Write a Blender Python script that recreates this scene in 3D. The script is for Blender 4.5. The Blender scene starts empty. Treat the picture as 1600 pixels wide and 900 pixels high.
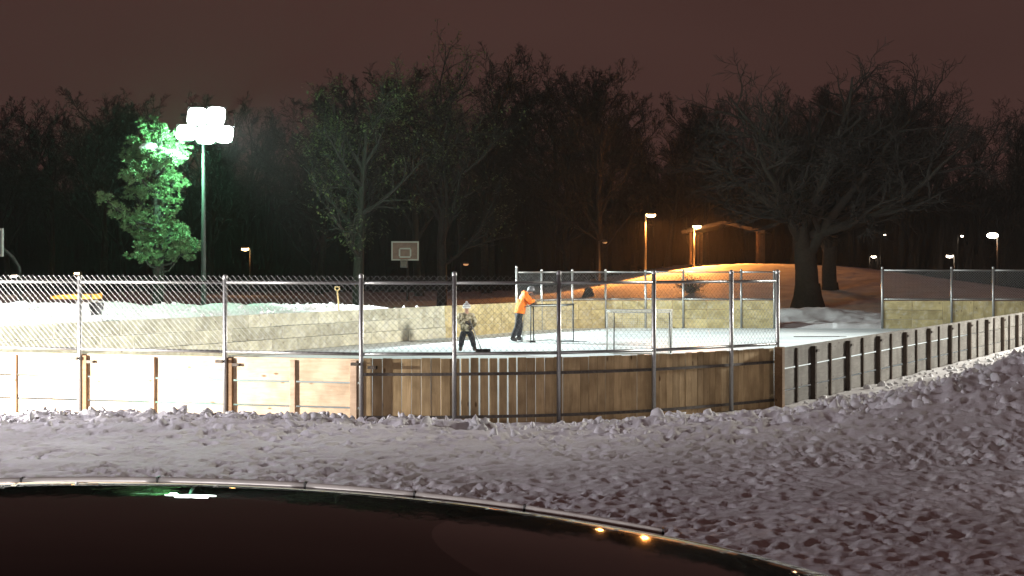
import bpy, math, random
import numpy as np
from mathutils import Vector, Matrix, Euler

R = math.radians
scene = bpy.context.scene
COL = scene.collection
rnd = random.Random(7)

# ------------------------------------------------------------------ camera
H_EYE = 2.45          # eye height above the ice (z = 0)
FPX = 2600.0          # focal length in pixels of a 1600 px wide frame
HORIZON = 416.0
cd = bpy.data.cameras.new("camera")
cam = bpy.data.objects.new("camera", cd)
COL.objects.link(cam)
cam.location = (0, 0, H_EYE)
cam.rotation_euler = (R(90), 0, 0)
cd.sensor_width = 36
cd.lens = 36 * FPX / 1600
cd.shift_y = -(450 - HORIZON) / 1600
cd.clip_start = 0.05
cd.clip_end = 2000
scene.camera = cam

# ------------------------------------------------------------------ world (overcast night sky lit by the town)
world = bpy.data.worlds.new("World")
scene.world = world
world.use_nodes = True
nt = world.node_tree
nt.nodes.clear()
out = nt.nodes.new("ShaderNodeOutputWorld")
bg = nt.nodes.new("ShaderNodeBackground")
tc = nt.nodes.new("ShaderNodeTexCoord")
nz = nt.nodes.new("ShaderNodeTexNoise")
nz.inputs["Scale"].default_value = 1.6
nz.inputs["Detail"].default_value = 3
mp = nt.nodes.new("ShaderNodeMapping")
mp.inputs["Scale"].default_value = (1, 1, 3)
cr = nt.nodes.new("ShaderNodeValToRGB")
cr.color_ramp.elements[0].position = 0.3
cr.color_ramp.elements[0].color = (0.061, 0.0270, 0.0235, 1)
cr.color_ramp.elements[1].position = 0.75
cr.color_ramp.elements[1].color = (0.088, 0.041, 0.035, 1)
nt.links.new(tc.outputs["Generated"], mp.inputs["Vector"])
nt.links.new(mp.outputs["Vector"], nz.inputs["Vector"])
nt.links.new(nz.outputs["Fac"], cr.inputs["Fac"])
nt.links.new(cr.outputs["Color"], bg.inputs["Color"])
bg.inputs["Strength"].default_value = 0.70
nt.links.new(bg.outputs["Background"], out.inputs["Surface"])

# ------------------------------------------------------------------ light levels (the lamps themselves stand in the builders below)
P_FLOOD_VISIBLE = 47000.0
P_FLOOD_SPILL = 3200.0
P_FLOOD_NEAR = 5600.0
P_FLOOD_RIGHT = 72000.0
P_FLOOD_LEFT = 11000.0
P_ADDED_LOW_LAMP = 26000.0
P_FILL_LAMP = 5600.0
P_SODIUM = 5200.0

vs = scene.view_settings
vs.view_transform = 'Standard'
vs.look = 'None'
vs.exposure = 0.0
vs.gamma = 1.0
vs.use_curve_mapping = False
cy = scene.cycles
cy.use_denoising = True
try:
    cy.denoiser = 'OPENIMAGEDENOISE'
except Exception:
    pass
cy.max_bounces = 5
cy.diffuse_bounces = 3
cy.glossy_bounces = 3
cy.transmission_bounces = 4
cy.volume_bounces = 0
cy.sample_clamp_indirect = 4.0
cy.caustics_reflective = False
cy.caustics_refractive = False
cy.use_light_tree = True
cy.use_adaptive_sampling = True
cy.adaptive_threshold = 0.03


# ------------------------------------------------------------------ helpers
def at(px, py, d):
    return Vector(((px - 800) / FPX * d, d, H_EYE - (py - HORIZON) / FPX * d))


def tag(o, label=None, cat=None, group=None, kind=None):
    if label: o["label"] = label
    if cat: o["category"] = cat
    if group: o["group"] = group
    if kind: o["kind"] = kind
    return o


def empty(name, loc=(0, 0, 0), rz=0.0):
    o = bpy.data.objects.new(name, None)
    o.empty_display_size = 0.2
    COL.objects.link(o)
    o.location = loc
    o.rotation_euler = (0, 0, rz)
    return o


def link(name, me, parent=None, mat=None, smooth=False):
    o = bpy.data.objects.new(name, me)
    COL.objects.link(o)
    if parent is not None:
        o.parent = parent
    if mat is not None and not me.materials:
        me.materials.append(mat)
    if smooth:
        me.polygons.foreach_set("use_smooth", [True] * len(me.polygons))
    return o


def perp(d):
    a = Vector((0, 0, 1)) if abs(d.z) < 0.9 else Vector((1, 0, 0))
    x = d.cross(a).normalized()
    return x, d.cross(x).normalized()


class MB:
    def __init__(self):
        self.v = []
        self.f = []

    def box(self, c, s, M=None):
        n = len(self.v)
        hx, hy, hz = s[0] / 2, s[1] / 2, s[2] / 2
        for dx, dy, dz in ((-1, -1, -1), (1, -1, -1), (1, 1, -1), (-1, 1, -1), (-1, -1, 1), (1, -1, 1), (1, 1, 1), (-1, 1, 1)):
            p = Vector((dx * hx, dy * hy, dz * hz))
            if M is not None:
                p = M @ p
            self.v.append((p.x + c[0], p.y + c[1], p.z + c[2]))
        for q in ((0, 3, 2, 1), (4, 5, 6, 7), (0, 1, 5, 4), (1, 2, 6, 5), (2, 3, 7, 6), (3, 0, 4, 7)):
            self.f.append(tuple(n + i for i in q))
        return self

    def tube(self, pts, radii, sides=6, cap=True):
        pts = [Vector(p) for p in pts]
        if not hasattr(radii, '__len__'):
            radii = [radii] * len(pts)
        n0 = len(self.v)
        d = (pts[1] - pts[0]).normalized()
        x, y = perp(d)
        N = len(pts)
        cs = [(math.cos(2 * math.pi * k / sides), math.sin(2 * math.pi * k / sides)) for k in range(sides)]
        for i, p in enumerate(pts):
            if i == 0: t = pts[1] - pts[0]
            elif i == N - 1: t = pts[i] - pts[i - 1]
            else: t = pts[i + 1] - pts[i - 1]
            if t.length > 1e-9:
                t.normalize()
                x = (x - t * x.dot(t))
                if x.length < 1e-6: x, y = perp(t)
                else:
                    x.normalize()
                    y = t.cross(x)
            r = radii[i]
            for c, s in cs:
                self.v.append((p.x + (x.x * c + y.x * s) * r, p.y + (x.y * c + y.y * s) * r, p.z + (x.z * c + y.z * s) * r))
        for i in range(N - 1):
            a = n0 + i * sides
            b = a + sides
            for k in range(sides):
                k2 = (k + 1) % sides
                self.f.append((a + k, a + k2, b + k2, b + k))
        if cap and sides > 2:
            self.f.append(tuple(n0 + k for k in reversed(range(sides))))
            self.f.append(tuple(n0 + (N - 1) * sides + k for k in range(sides)))
        return self

    def ball(self, c, r, seg=10, rings=6, s=(1, 1, 1)):
        n = len(self.v)
        self.v.append((c[0], c[1], c[2] + r * s[2]))
        for i in range(1, rings):
            th = math.pi * i / rings
            for k in range(seg):
                ph = 2 * math.pi * k / seg
                self.v.append((c[0] + r * s[0] * math.sin(th) * math.cos(ph), c[1] + r * s[1] * math.sin(th) * math.sin(ph), c[2] + r * s[2] * math.cos(th)))
        self.v.append((c[0], c[1], c[2] - r * s[2]))
        last = len(self.v) - 1
        for k in range(seg):
            self.f.append((n, n + 1 + k, n + 1 + (k + 1) % seg))
        for i in range(rings - 2):
            a = n + 1 + i * seg
            for k in range(seg):
                self.f.append((a + k, a + seg + k, a + seg + (k + 1) % seg, a + (k + 1) % seg))
        a = n + 1 + (rings - 2) * seg
        for k in range(seg):
            self.f.append((a + k, last, a + (k + 1) % seg))
        return self

    def lathe(self, prof, seg=16, c=(0, 0, 0)):
        n = len(self.v)
        for r, z in prof:
            for k in range(seg):
                a = 2 * math.pi * k / seg
                self.v.append((c[0] + r * math.cos(a), c[1] + r * math.sin(a), c[2] + z))
        for i in range(len(prof) - 1):
            for k in range(seg):
                a = n + i * seg
                self.f.append((a + k, a + (k + 1) % seg, a + seg + (k + 1) % seg, a + seg + k))
        return self

    def quad(self, a, b, c, d):
        n = len(self.v)
        self.v += [tuple(a), tuple(b), tuple(c), tuple(d)]
        self.f.append((n, n + 1, n + 2, n + 3))
        return self

    def mesh(self, name):
        me = bpy.data.meshes.new(name)
        me.from_pydata(self.v, [], self.f)
        me.update()
        return me

    def build(self, name, mat, parent=None, smooth=False):
        return link(name, self.mesh(name), parent, mat, smooth)


_cb = {}


def chamfer_box(sx, sy, sz, b=0.006):
    """bevelled box mesh centred on its origin, shared between alike pieces"""
    key = (round(sx, 3), round(sy, 3), round(sz, 3), b)
    if key in _cb:
        return _cb[key].copy() if False else _cb[key]
    import bmesh
    bm = bmesh.new()
    bmesh.ops.create_cube(bm, size=1.0)
    for v in bm.verts:
        v.co = Vector((v.co.x * sx, v.co.y * sy, v.co.z * sz))
    bmesh.ops.bevel(bm, geom=list(bm.edges), offset=b, segments=1, affect='EDGES')
    me = bpy.data.meshes.new("piece")
    bm.to_mesh(me)
    bm.free()
    _cb[key] = me
    return me


_mesh_by_mat = {}


def piece(name, dims, mat, parent, loc, rot=(0, 0, 0), b=0.006):
    me = chamfer_box(*dims, b)
    key = (me.name, mat.name)
    if key not in _mesh_by_mat:
        m2 = me.copy()
        m2.materials.append(mat)
        _mesh_by_mat[key] = m2
    o = link(name, _mesh_by_mat[key], parent)
    o.location = loc
    o.rotation_euler = rot
    return o


# ---- numpy value noise
def _hash(ix, iy, seed):
    h = (ix.astype(np.int64) * 374761393 + iy.astype(np.int64) * 668265263 + seed * 982451653) & 0xFFFFFFFF
    h = ((h ^ (h >> 13)) * 1274126177) & 0xFFFFFFFF
    return ((h ^ (h >> 16)) & 0xFFFFFF) / float(0xFFFFFF)


def vnoise(x, y, seed=0):
    ix = np.floor(x); iy = np.floor(y)
    fx = x - ix; fy = y - iy
    fx = fx * fx * (3 - 2 * fx); fy = fy * fy * (3 - 2 * fy)
    a = _hash(ix, iy, seed); b = _hash(ix + 1, iy, seed)
    c = _hash(ix, iy + 1, seed); d = _hash(ix + 1, iy + 1, seed)
    return (a + (b - a) * fx) * (1 - fy) + (c + (d - c) * fx) * fy


def fbm(x, y, octv=4, seed=0, gain=0.5):
    s = 0; a = 1; t = 0
    for i in range(octv):
        c, sn = math.cos(0.6 * i + 0.3), math.sin(0.6 * i + 0.3)
        s = s + a * vnoise((x * c - y * sn) * 2 ** i, (x * sn + y * c) * 2 ** i, seed + i * 17)
        t += a
        a *= gain
    return s / t


def sstep(e0, e1, x):
    t = np.clip((x - e0) / (e1 - e0), 0, 1)
    return t * t * (3 - 2 * t)


def catmull(pts, n=8):
    P = [Vector((p[0], p[1], 0)) for p in pts]
    P = [P[0] * 2 - P[1]] + P + [P[-1] * 2 - P[-2]]
    o = []
    for i in range(1, len(P) - 2):
        for k in range(n):
            t = k / n
            a, b, c, d = P[i - 1], P[i], P[i + 1], P[i + 2]
            o.append(0.5 * ((2 * b) + (c - a) * t + (2 * a - 5 * b + 4 * c - d) * t * t + (3 * b - a - 3 * c + d) * t ** 3))
    o.append(P[-2])
    return o


def resample(path, step):
    L = [0]
    for i in range(1, len(path)):
        L.append(L[-1] + (path[i] - path[i - 1]).length)
    n = max(1, round(L[-1] / step))
    o = []
    j = 0
    for k in range(n + 1):
        s = L[-1] * k / n
        while j < len(L) - 2 and L[j + 1] < s:
            j += 1
        t = (s - L[j]) / max(1e-9, L[j + 1] - L[j])
        o.append(path[j].lerp(path[j + 1], t))
    return o


# ------------------------------------------------------------------ materials
def nmat(name):
    m = bpy.data.materials.new(name)
    m.use_nodes = True
    b = m.node_tree.nodes["Principled BSDF"]
    return m, m.node_tree, b


def plain(name, col, rough=0.6, metal=0.0, spec=0.5, noise=0.15, nscale=30, bump=0.0):
    m, t, b = nmat(name)
    b.inputs["Roughness"].default_value = rough
    b.inputs["Metallic"].default_value = metal
    b.inputs["Specular IOR Level"].default_value = spec
    n = t.nodes.new("ShaderNodeTexNoise")
    n.inputs["Scale"].default_value = nscale
    n.inputs["Detail"].default_value = 4
    c = t.nodes.new("ShaderNodeTexCoord")
    t.links.new(c.outputs["Object"], n.inputs["Vector"])
    r = t.nodes.new("ShaderNodeValToRGB")
    r.color_ramp.elements[0].position = 0.3
    r.color_ramp.elements[1].position = 0.7
    r.color_ramp.elements[0].color = tuple(max(0, x * (1 - noise)) for x in col) + (1,)
    r.color_ramp.elements[1].color = tuple(min(1, x * (1 + noise)) for x in col) + (1,)
    t.links.new(n.outputs["Fac"], r.inputs["Fac"])
    t.links.new(r.outputs["Color"], b.inputs["Base Color"])
    if bump:
        bp = t.nodes.new("ShaderNodeBump")
        bp.inputs["Strength"].default_value = bump
        bp.inputs["Distance"].default_value = 0.01
        t.links.new(n.outputs["Fac"], bp.inputs["Height"])
        t.links.new(bp.outputs["Normal"], b.inputs["Normal"])
    return m


def emit(name, col, strength):
    m, t, b = nmat(name)
    b.inputs["Base Color"].default_value = (*col, 1)
    b.inputs["Emission Color"].default_value = (*col, 1)
    b.inputs["Emission Strength"].default_value = strength
    return m


def wood(name, c_dark, c_light, var=0.25, knots=True, frost=0.0, rough=0.75):
    """sawn boards: grain along local x, per-board tone from Object Info, knots"""
    m, t, b = nmat(name)
    N = t.nodes.new
    L = t.links.new
    tcn = N("ShaderNodeTexCoord")
    oi = N("ShaderNodeObjectInfo")
    off = N("ShaderNodeVectorMath"); off.operation = 'ADD'
    mul = N("ShaderNodeMath"); mul.operation = 'MULTIPLY'; mul.inputs[1].default_value = 37.0
    L(oi.outputs["Random"], mul.inputs[0])
    L(tcn.outputs["Object"], off.inputs[0]); L(mul.outputs[0], off.inputs[1])
    mpn = N("ShaderNodeMapping"); mpn.inputs["Scale"].default_value = (1.3, 14, 14)
    L(off.outputs[0], mpn.inputs["Vector"])
    g = N("ShaderNodeTexNoise"); g.inputs["Scale"].default_value = 2.2; g.inputs["Detail"].default_value = 5; g.inputs["Distortion"].default_value = 0.6
    L(mpn.outputs[0], g.inputs["Vector"])
    cr = N("ShaderNodeValToRGB")
    cr.color_ramp.elements[0].position = 0.25; cr.color_ramp.elements[0].color = (*c_dark, 1)
    cr.color_ramp.elements[1].position = 0.75; cr.color_ramp.elements[1].color = (*c_light, 1)
    L(g.outputs["Fac"], cr.inputs["Fac"])
    # tone per board
    mr = N("ShaderNodeMapRange"); mr.inputs["To Min"].default_value = 1 - var; mr.inputs["To Max"].default_value = 1 + var
    L(oi.outputs["Random"], mr.inputs["Value"])
    mx = N("ShaderNodeMix"); mx.data_type = 'RGBA'; mx.blend_type = 'MULTIPLY'; mx.inputs["Factor"].default_value = 1
    L(cr.outputs["Color"], mx.inputs[6]); L(mr.outputs["Result"], mx.inputs[7])
    last = mx.outputs[2]
    if knots:
        mk = N("ShaderNodeMapping"); mk.inputs["Scale"].default_value = (2.2, 5, 5)
        L(off.outputs[0], mk.inputs["Vector"])
        vo = N("ShaderNodeTexVoronoi"); vo.inputs["Scale"].default_value = 1.1
        L(mk.outputs[0], vo.inputs["Vector"])
        kr = N("ShaderNodeValToRGB")
        kr.color_ramp.elements[0].position = 0.06; kr.color_ramp.elements[0].color = (0.25, 0.18, 0.12, 1)
        kr.color_ramp.elements[1].position = 0.13; kr.color_ramp.elements[1].color = (1, 1, 1, 1)
        L(vo.outputs["Distance"], kr.inputs["Fac"])
        m2 = N("ShaderNodeMix"); m2.data_type = 'RGBA'; m2.blend_type = 'MULTIPLY'; m2.inputs["Factor"].default_value = 0.85
        L(last, m2.inputs[6]); L(kr.outputs["Color"], m2.inputs[7])
        last = m2.outputs[2]
    # weather stains
    s = N("ShaderNodeTexNoise"); s.inputs["Scale"].default_value = 2.6; s.inputs["Detail"].default_value = 4
    L(off.outputs[0], s.inputs["Vector"])
    sr = N("ShaderNodeValToRGB"); sr.color_ramp.elements[0].position = 0.36; sr.color_ramp.elements[0].color = (0.62, 0.6, 0.58, 1)
    sr.color_ramp.elements[1].position = 0.6; sr.color_ramp.elements[1].color = (1, 1, 1, 1)
    L(s.outputs["Fac"], sr.inputs["Fac"])
    m3 = N("ShaderNodeMix"); m3.data_type = 'RGBA'; m3.blend_type = 'MULTIPLY'; m3.inputs["Factor"].default_value = 0.8
    L(last, m3.inputs[6]); L(sr.outputs["Color"], m3.inputs[7])
    last = m3.outputs[2]
    if frost > 0:
        fn = N("ShaderNodeTexNoise"); fn.inputs["Scale"].default_value = 5.0; fn.inputs["Detail"].default_value = 6; fn.inputs["Roughness"].default_value = 0.7
        L(off.outputs[0], fn.inputs["Vector"])
        fr = N("ShaderNodeValToRGB"); fr.color_ramp.elements[0].position = 0.5; fr.color_ramp.elements[1].position = 0.75
        L(fn.outputs["Fac"], fr.inputs["Fac"])
        fm = N("ShaderNodeMath"); fm.operation = 'MULTIPLY'; fm.inputs[1].default_value = frost
        L(fr.outputs["Color"], fm.inputs[0])
        m4 = N("ShaderNodeMix"); m4.data_type = 'RGBA'
        L(fm.outputs[0], m4.inputs["Factor"]); L(last, m4.inputs[6]); m4.inputs[7].default_value = (0.78, 0.8, 0.82, 1)
        last = m4.outputs[2]
    L(last, b.inputs["Base Color"])
    b.inputs["Roughness"].default_value = rough
    b.inputs["Specular IOR Level"].default_value = 0.25
    bp = N("ShaderNodeBump"); bp.inputs["Strength"].default_value = 0.35; bp.inputs["Distance"].default_value = 0.004
    L(g.outputs["Fac"], bp.inputs["Height"]); L(bp.outputs["Normal"], b.inputs["Normal"])
    return m


def snow_mat(name, trampled):
    m, t, b = nmat(name)
    N = t.nodes.new
    L = t.links.new
    tcn = N("ShaderNodeTexCoord")
    n1 = N("ShaderNodeTexNoise"); n1.inputs["Scale"].default_value = 0.9; n1.inputs["Detail"].default_value = 6
    n2 = N("ShaderNodeTexNoise"); n2.inputs["Scale"].default_value = 14; n2.inputs["Detail"].default_value = 6; n2.inputs["Roughness"].default_value = 0.65
    L(tcn.outputs["Object"], n1.inputs["Vector"]); L(tcn.outputs["Object"], n2.inputs["Vector"])
    cr = N("ShaderNodeValToRGB")
    cr.color_ramp.elements[0].position = 0.32
    cr.color_ramp.elements[0].color = ((0.66, 0.645, 0.66, 1) if trampled else (0.74, 0.76, 0.78, 1))
    cr.color_ramp.elements[1].position = 0.62
    cr.color_ramp.elements[1].color = (0.80, 0.80, 0.83, 1)
    L(n1.outputs["Fac"], cr.inputs["Fac"])
    c2 = N("ShaderNodeValToRGB")
    c2.color_ramp.elements[0].position = 0.28; c2.color_ramp.elements[0].color = (0.76, 0.73, 0.72, 1)
    c2.color_ramp.elements[1].position = 0.5; c2.color_ramp.elements[1].color = (1, 1, 1, 1)
    L(n2.outputs["Fac"], c2.inputs["Fac"])
    mx = N("ShaderNodeMix"); mx.data_type = 'RGBA'; mx.blend_type = 'MULTIPLY'; mx.inputs["Factor"].default_value = 0.7 if trampled else 0.3
    L(cr.outputs["Color"], mx.inputs[6]); L(c2.outputs["Color"], mx.inputs[7])
    L(mx.outputs[2], b.inputs["Base Color"])
    b.inputs["Roughness"].default_value = 0.7
    b.inputs["Specular IOR Level"].default_value = 0.2
    bp = N("ShaderNodeBump"); bp.inputs["Strength"].default_value = 0.6; bp.inputs["Distance"].default_value = 0.03
    L(n2.outputs["Fac"], bp.inputs["Height"]); L(bp.outputs["Normal"], b.inputs["Normal"])
    return m


M_SNOW = snow_mat("trampled_snow", True)
M_SNOW_CLEAN = snow_mat("snow", False)


def ice_mat():
    m, t, b = nmat("rink_ice")
    N = t.nodes.new
    L = t.links.new
    tcn = N("ShaderNodeTexCoord")
    n1 = N("ShaderNodeTexNoise"); n1.inputs["Scale"].default_value = 0.35; n1.inputs["Detail"].default_value = 6
    L(tcn.outputs["Object"], n1.inputs["Vector"])
    cr = N("ShaderNodeValToRGB")
    cr.color_ramp.elements[0].position = 0.35; cr.color_ramp.elements[0].color = (0.60, 0.69, 0.75, 1)
    cr.color_ramp.elements[1].position = 0.6; cr.color_ramp.elements[1].color = (0.76, 0.83, 0.87, 1)
    L(n1.outputs["Fac"], cr.inputs["Fac"])
    mpn = N("ShaderNodeMapping"); mpn.inputs["Rotation"].default_value = (0, 0, 0.7); mpn.inputs["Scale"].default_value = (0.6, 9, 1)
    L(tcn.outputs["Object"], mpn.inputs["Vector"])
    n2 = N("ShaderNodeTexNoise"); n2.inputs["Scale"].default_value = 1.5; n2.inputs["Detail"].default_value = 5; n2.inputs["Distortion"].default_value = 1.2
    L(mpn.outputs[0], n2.inputs["Vector"])
    mr = N("ShaderNodeMapRange"); mr.inputs["From Min"].default_value = 0.3; mr.inputs["From Max"].default_value = 0.7
    mr.inputs["To Min"].default_value = 0.3; mr.inputs["To Max"].default_value = 0.65
    L(n2.outputs["Fac"], mr.inputs["Value"])
    mx = N("ShaderNodeMix"); mx.data_type = 'RGBA'; mx.blend_type = 'MULTIPLY'; mx.inputs["Factor"].default_value = 0.35
    L(cr.outputs["Color"], mx.inputs[6]); L(n2.outputs["Color"], mx.inputs[7])
    sp = N("ShaderNodeMapRange"); sp.inputs["To Min"].default_value = 0.75; sp.inputs["To Max"].default_value = 1.1
    L(n2.outputs["Fac"], sp.inputs["Value"])
    L(sp.outputs["Result"], mx.inputs[7])
    L(mx.outputs[2], b.inputs["Base Color"])
    L(mr.outputs["Result"], b.inputs["Roughness"])
    b.inputs["Specular IOR Level"].default_value = 0.3
    return m


M_ICE = ice_mat()
M_PINE = wood("fresh_pine_boards", (0.55, 0.41, 0.28), (0.69, 0.55, 0.40), 0.10)
M_CEDAR = wood("cedar_pickets", (0.44, 0.31, 0.165), (0.60, 0.45, 0.265), 0.20)
M_GREYBOARD = wood("weathered_boards", (0.15, 0.144, 0.135), (0.225, 0.215, 0.20), 0.14)
M_INNER = wood("inner_boards", (0.50, 0.48, 0.36), (0.66, 0.64, 0.52), 0.22, frost=0.6)
M_END = wood("end_boards", (0.46, 0.37, 0.19), (0.60, 0.50, 0.27), 0.12, frost=0.35)
M_POST = wood("treated_posts", (0.16, 0.095, 0.05), (0.25, 0.155, 0.085), 0.15)
M_STUD = wood("pine_studs", (0.48, 0.34, 0.24), (0.60, 0.45, 0.33), 0.1)
M_DARKPOST = wood("dark_posts", (0.055, 0.042, 0.034), (0.10, 0.078, 0.06), 0.2, knots=False)
M_GALV = plain("galvanised_steel", (0.36, 0.365, 0.37), 0.42, 0.75, nscale=60)
M_STRAP = plain("rusty_steel_strap", (0.13, 0.115, 0.105), 0.6, 0.5, noise=0.35, nscale=25)
M_RUST = plain("dark_bracket", (0.05, 0.038, 0.03), 0.6, 0.4, noise=0.3)
M_WIRE = plain("fence_wire", (0.22, 0.225, 0.23), 0.5, 0.4)
M_BARK = plain("bark", (0.021, 0.017, 0.014), 0.9, noise=0.4, nscale=9, bump=0.8)
M_TWIG = plain("twig_bark", (0.019, 0.015, 0.0135), 0.9, noise=0.3, nscale=12)
M_LEAF = plain("pale_leaves", (0.085, 0.105, 0.040), 0.55, noise=0.5, nscale=6)
M_NEEDLE = plain("pine_needles", (0.085, 0.135, 0.055), 0.6, noise=0.4, nscale=5)
M_FLOOR = plain("forest_floor", (0.030, 0.022, 0.017), 0.95, noise=0.5, nscale=0.4)
M_BLACK = plain("black_plastic", (0.012, 0.012, 0.013), 0.45)
M_WHITEPAINT = plain("white_paint", (0.72, 0.72, 0.70), 0.5, noise=0.08)
M_DARKSTEEL = plain("dark_steel", (0.035, 0.035, 0.036), 0.5, 0.3)

# ------------------------------------------------------------------ rink outline
PN = [(-8.12, 26.40), (-2.19, 24.40)]
CURVE = [(-2.19, 24.40), (-0.855, 24.45), (0.67, 24.80), (2.13, 25.55), (3.46, 26.70), (4.34, 27.60)]
NDIR = (Vector((PN[1][0], PN[1][1], 0)) - Vector((PN[0][0], PN[0][1], 0))).normalized()
W_NEAR_L = Vector((-2.19, 24.40, 0)) - NDIR * 9.4
RW0 = Vector((4.40, 27.55, 0))
RDIR = Vector((0.4445, 0.8958, 0)).normalized()
RW1 = RW0 + RDIR * 34.0
LW0 = Vector((-12.8, 35.0, 0))
LDIR = Vector((0.434, 0.901, 0)).normalized()
LW1 = LW0 + LDIR * 24.2
C_NL = [tuple(W_NEAR_L[:2]), (-13.1, 29.0), (-14.0, 31.8), tuple(LW0[:2])]
C_FL = [tuple(LW1[:2]), (-0.95, 59.6), (0.3, 62.2), (1.6, 64.5), (3.2, 65.75), (5.0, 66.0)]
EW_A = Vector((5.0, 66.0, 0)); EW_B = Vector((10.45, 65.7, 0))
EW_C = Vector((14.5, 65.3, 0)); EW_D = Vector((20.4, 64.9, 0))
C_FR = [tuple(RW1[:2]), (20.6, 60.8), (21.3, 62.8), tuple(EW_D[:2])]
curve_near = catmull(CURVE, 8)
OUT = [W_NEAR_L] + curve_near + [RW0, RW1] + catmull(C_FR, 5)[1:] + [EW_C, EW_B, EW_A] + list(reversed(catmull(C_FL, 6)))[1:] + [LW0] + list(reversed(catmull(C_NL, 5)))[1:-1]
OUTN = np.array([[p[0], p[1]] for p in OUT])


def rink_sd(X, Y):
    """signed distance to the rink outline, negative on the ice"""
    best = np.full(X.shape, 1e9)
    inside = np.zeros(X.shape, bool)
    n = len(OUTN)
    for i in range(n):
        ax, ay = OUTN[i]; bx, by = OUTN[(i + 1) % n]
        dx, dy = bx - ax, by - ay
        t = np.clip(((X - ax) * dx + (Y - ay) * dy) / (dx * dx + dy * dy + 1e-12), 0, 1)
        d2 = (X - ax - t * dx) ** 2 + (Y - ay - t * dy) ** 2
        best = np.minimum(best, d2)
        cond = ((ay > Y) != (by > Y))
        with np.errstate(divide='ignore', invalid='ignore'):
            xi = (bx - ax) * (Y - ay) / (by - ay + 1e-20) + ax
        inside ^= cond & (X < xi)
    d = np.sqrt(best)
    return np.where(inside, -d, d)


def interp(x, xs, ys):
    return np.interp(x, xs, ys)


# footprints on the trampled snow
_fr = np.random.RandomState(5)
FP = []
for k in range(6400):
    d = math.exp(_fr.uniform(math.log(6.5), math.log(23)))
    x = _fr.uniform(-0.36, 0.36) * d
    ks = float(np.interp(d, [7, 20], [0.62, 1.0]))
    msk = float(fbm(np.array([x * 0.55]), np.array([d * 0.55]), 2, 63)[0])
    FP.append((x, d, _fr.uniform(0, math.pi), _fr.uniform(0.08, 0.16) * ks, _fr.uniform(0.05, 0.085) * ks, _fr.uniform(0.009, 0.036) * ks * float(np.interp(d, [11, 17], [1.0, 1.6])) * float(np.interp(msk, [0.25, 0.6], [0.35, 1.1]))))
_fpgrid = {}
for i, f in enumerate(FP):
    _fpgrid.setdefault((int(f[0] // 1), int(f[1] // 1)), []).append(i)


def ground_base(X, Y):
    """snow surface without the small lumps"""
    sd = rink_sd(X, Y)
    u = X / np.maximum(Y, 0.1)                       # bearing
    z = np.interp(Y, [0, 8, 12, 18, 21.5, 24, 30, 60], [0.50, 0.50, 0.50, 0.40, 0.32, 0.14, 0.10, 0.10])
    # ploughed ridge in front of the boards, rising to the right
    rise = np.interp(X, [-9, -4, -1, 0.5, 2, 3.5, 5.2, 6.2, 7.2, 9], [0.10, 0.16, 0.05, -0.05, 0.10, 0.22, 0.38, 0.58, 0.78, 0.9])
    ridge_d = np.interp(X, [-9, -2.2, 1, 3, 5, 8], [24.2, 22.9, 22.7, 22.6, 22.6, 23.5])
    prof = np.exp(-((Y - ridge_d) / np.where(Y < ridge_d, 2.6, 1.3)) ** 2)
    z = z + rise * prof
    z = z + np.interp(X, [4, 7.5, 12], [0, 0.22, 0.4]) * sstep(9, 20, Y) * (1 - sstep(23, 27, Y))
    # shallow trough along the right-hand boards
    right_side = (X > 4.5) & (Y > 24)
    z = np.where(right_side, z + 0.10 * np.exp(-((sd - 1.2) / 1.0) ** 2) * (fbm(X * 0.6, Y * 0.6, 3, 71)), z)
    # bank shovelled over the left boards
    lx = (X - LW0.x) * LDIR.x + (Y - LW0.y) * LDIR.y          # along the left wall
    on_left = sstep(-6, -1, lx) * (1 - sstep(23.5, 27.5, lx)) * ((X - LW0.x) * (-LDIR.y) + (Y - LW0.y) * LDIR.x > 0)
    crest = np.interp(lx, [-5, 2, 5, 6.5, 9, 12, 16, 20, 24], [1.85, 1.78, 1.72, 1.46, 1.38, 1.36, 1.22, 1.16, 1.05])
    wob = (fbm(X * 0.55, Y * 0.55, 3, 33) - 0.5) * 0.28
    bank = np.where(sd < 4.0, 1.02 + (crest + wob - 1.02) * sstep(0.1, 4.0, sd), (crest + wob) * (1 - sstep(4.2, 8.5, sd)))
    z = np.where(sd > 0, z * (1 - on_left) + np.maximum(bank, 0.1) * on_left, z)
    # low bank beyond the gate gap
    gap = np.exp(-((X - 12.8) / 4.5) ** 2) * np.exp(-((Y - 72.5) / 2.6) ** 2)
    z = z + 0.55 * gap * (sd > 0)
    # sledding hill
    hx = (X - 16.0) / np.where(X < 16, 10.5, 14.0)
    hill = 2.15 * np.exp(-np.abs(hx) ** 2.4) * sstep(76, 106, Y)
    z = z + hill + 0.35 * sstep(72, 84, Y)
    # inside the boards the ground sits under the ice
    z = np.where(sd < 0.0, -0.06, z)
    side = (X - LW0.x) * (-LDIR.y) + (Y - LW0.y) * LDIR.x
    hid = ((side > -0.5) | (Y > 59)) & (Y > 33)
    z = np.where((sd >= 0) & (sd < 0.36) & hid, -0.06, z)
    return z, sd


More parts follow.
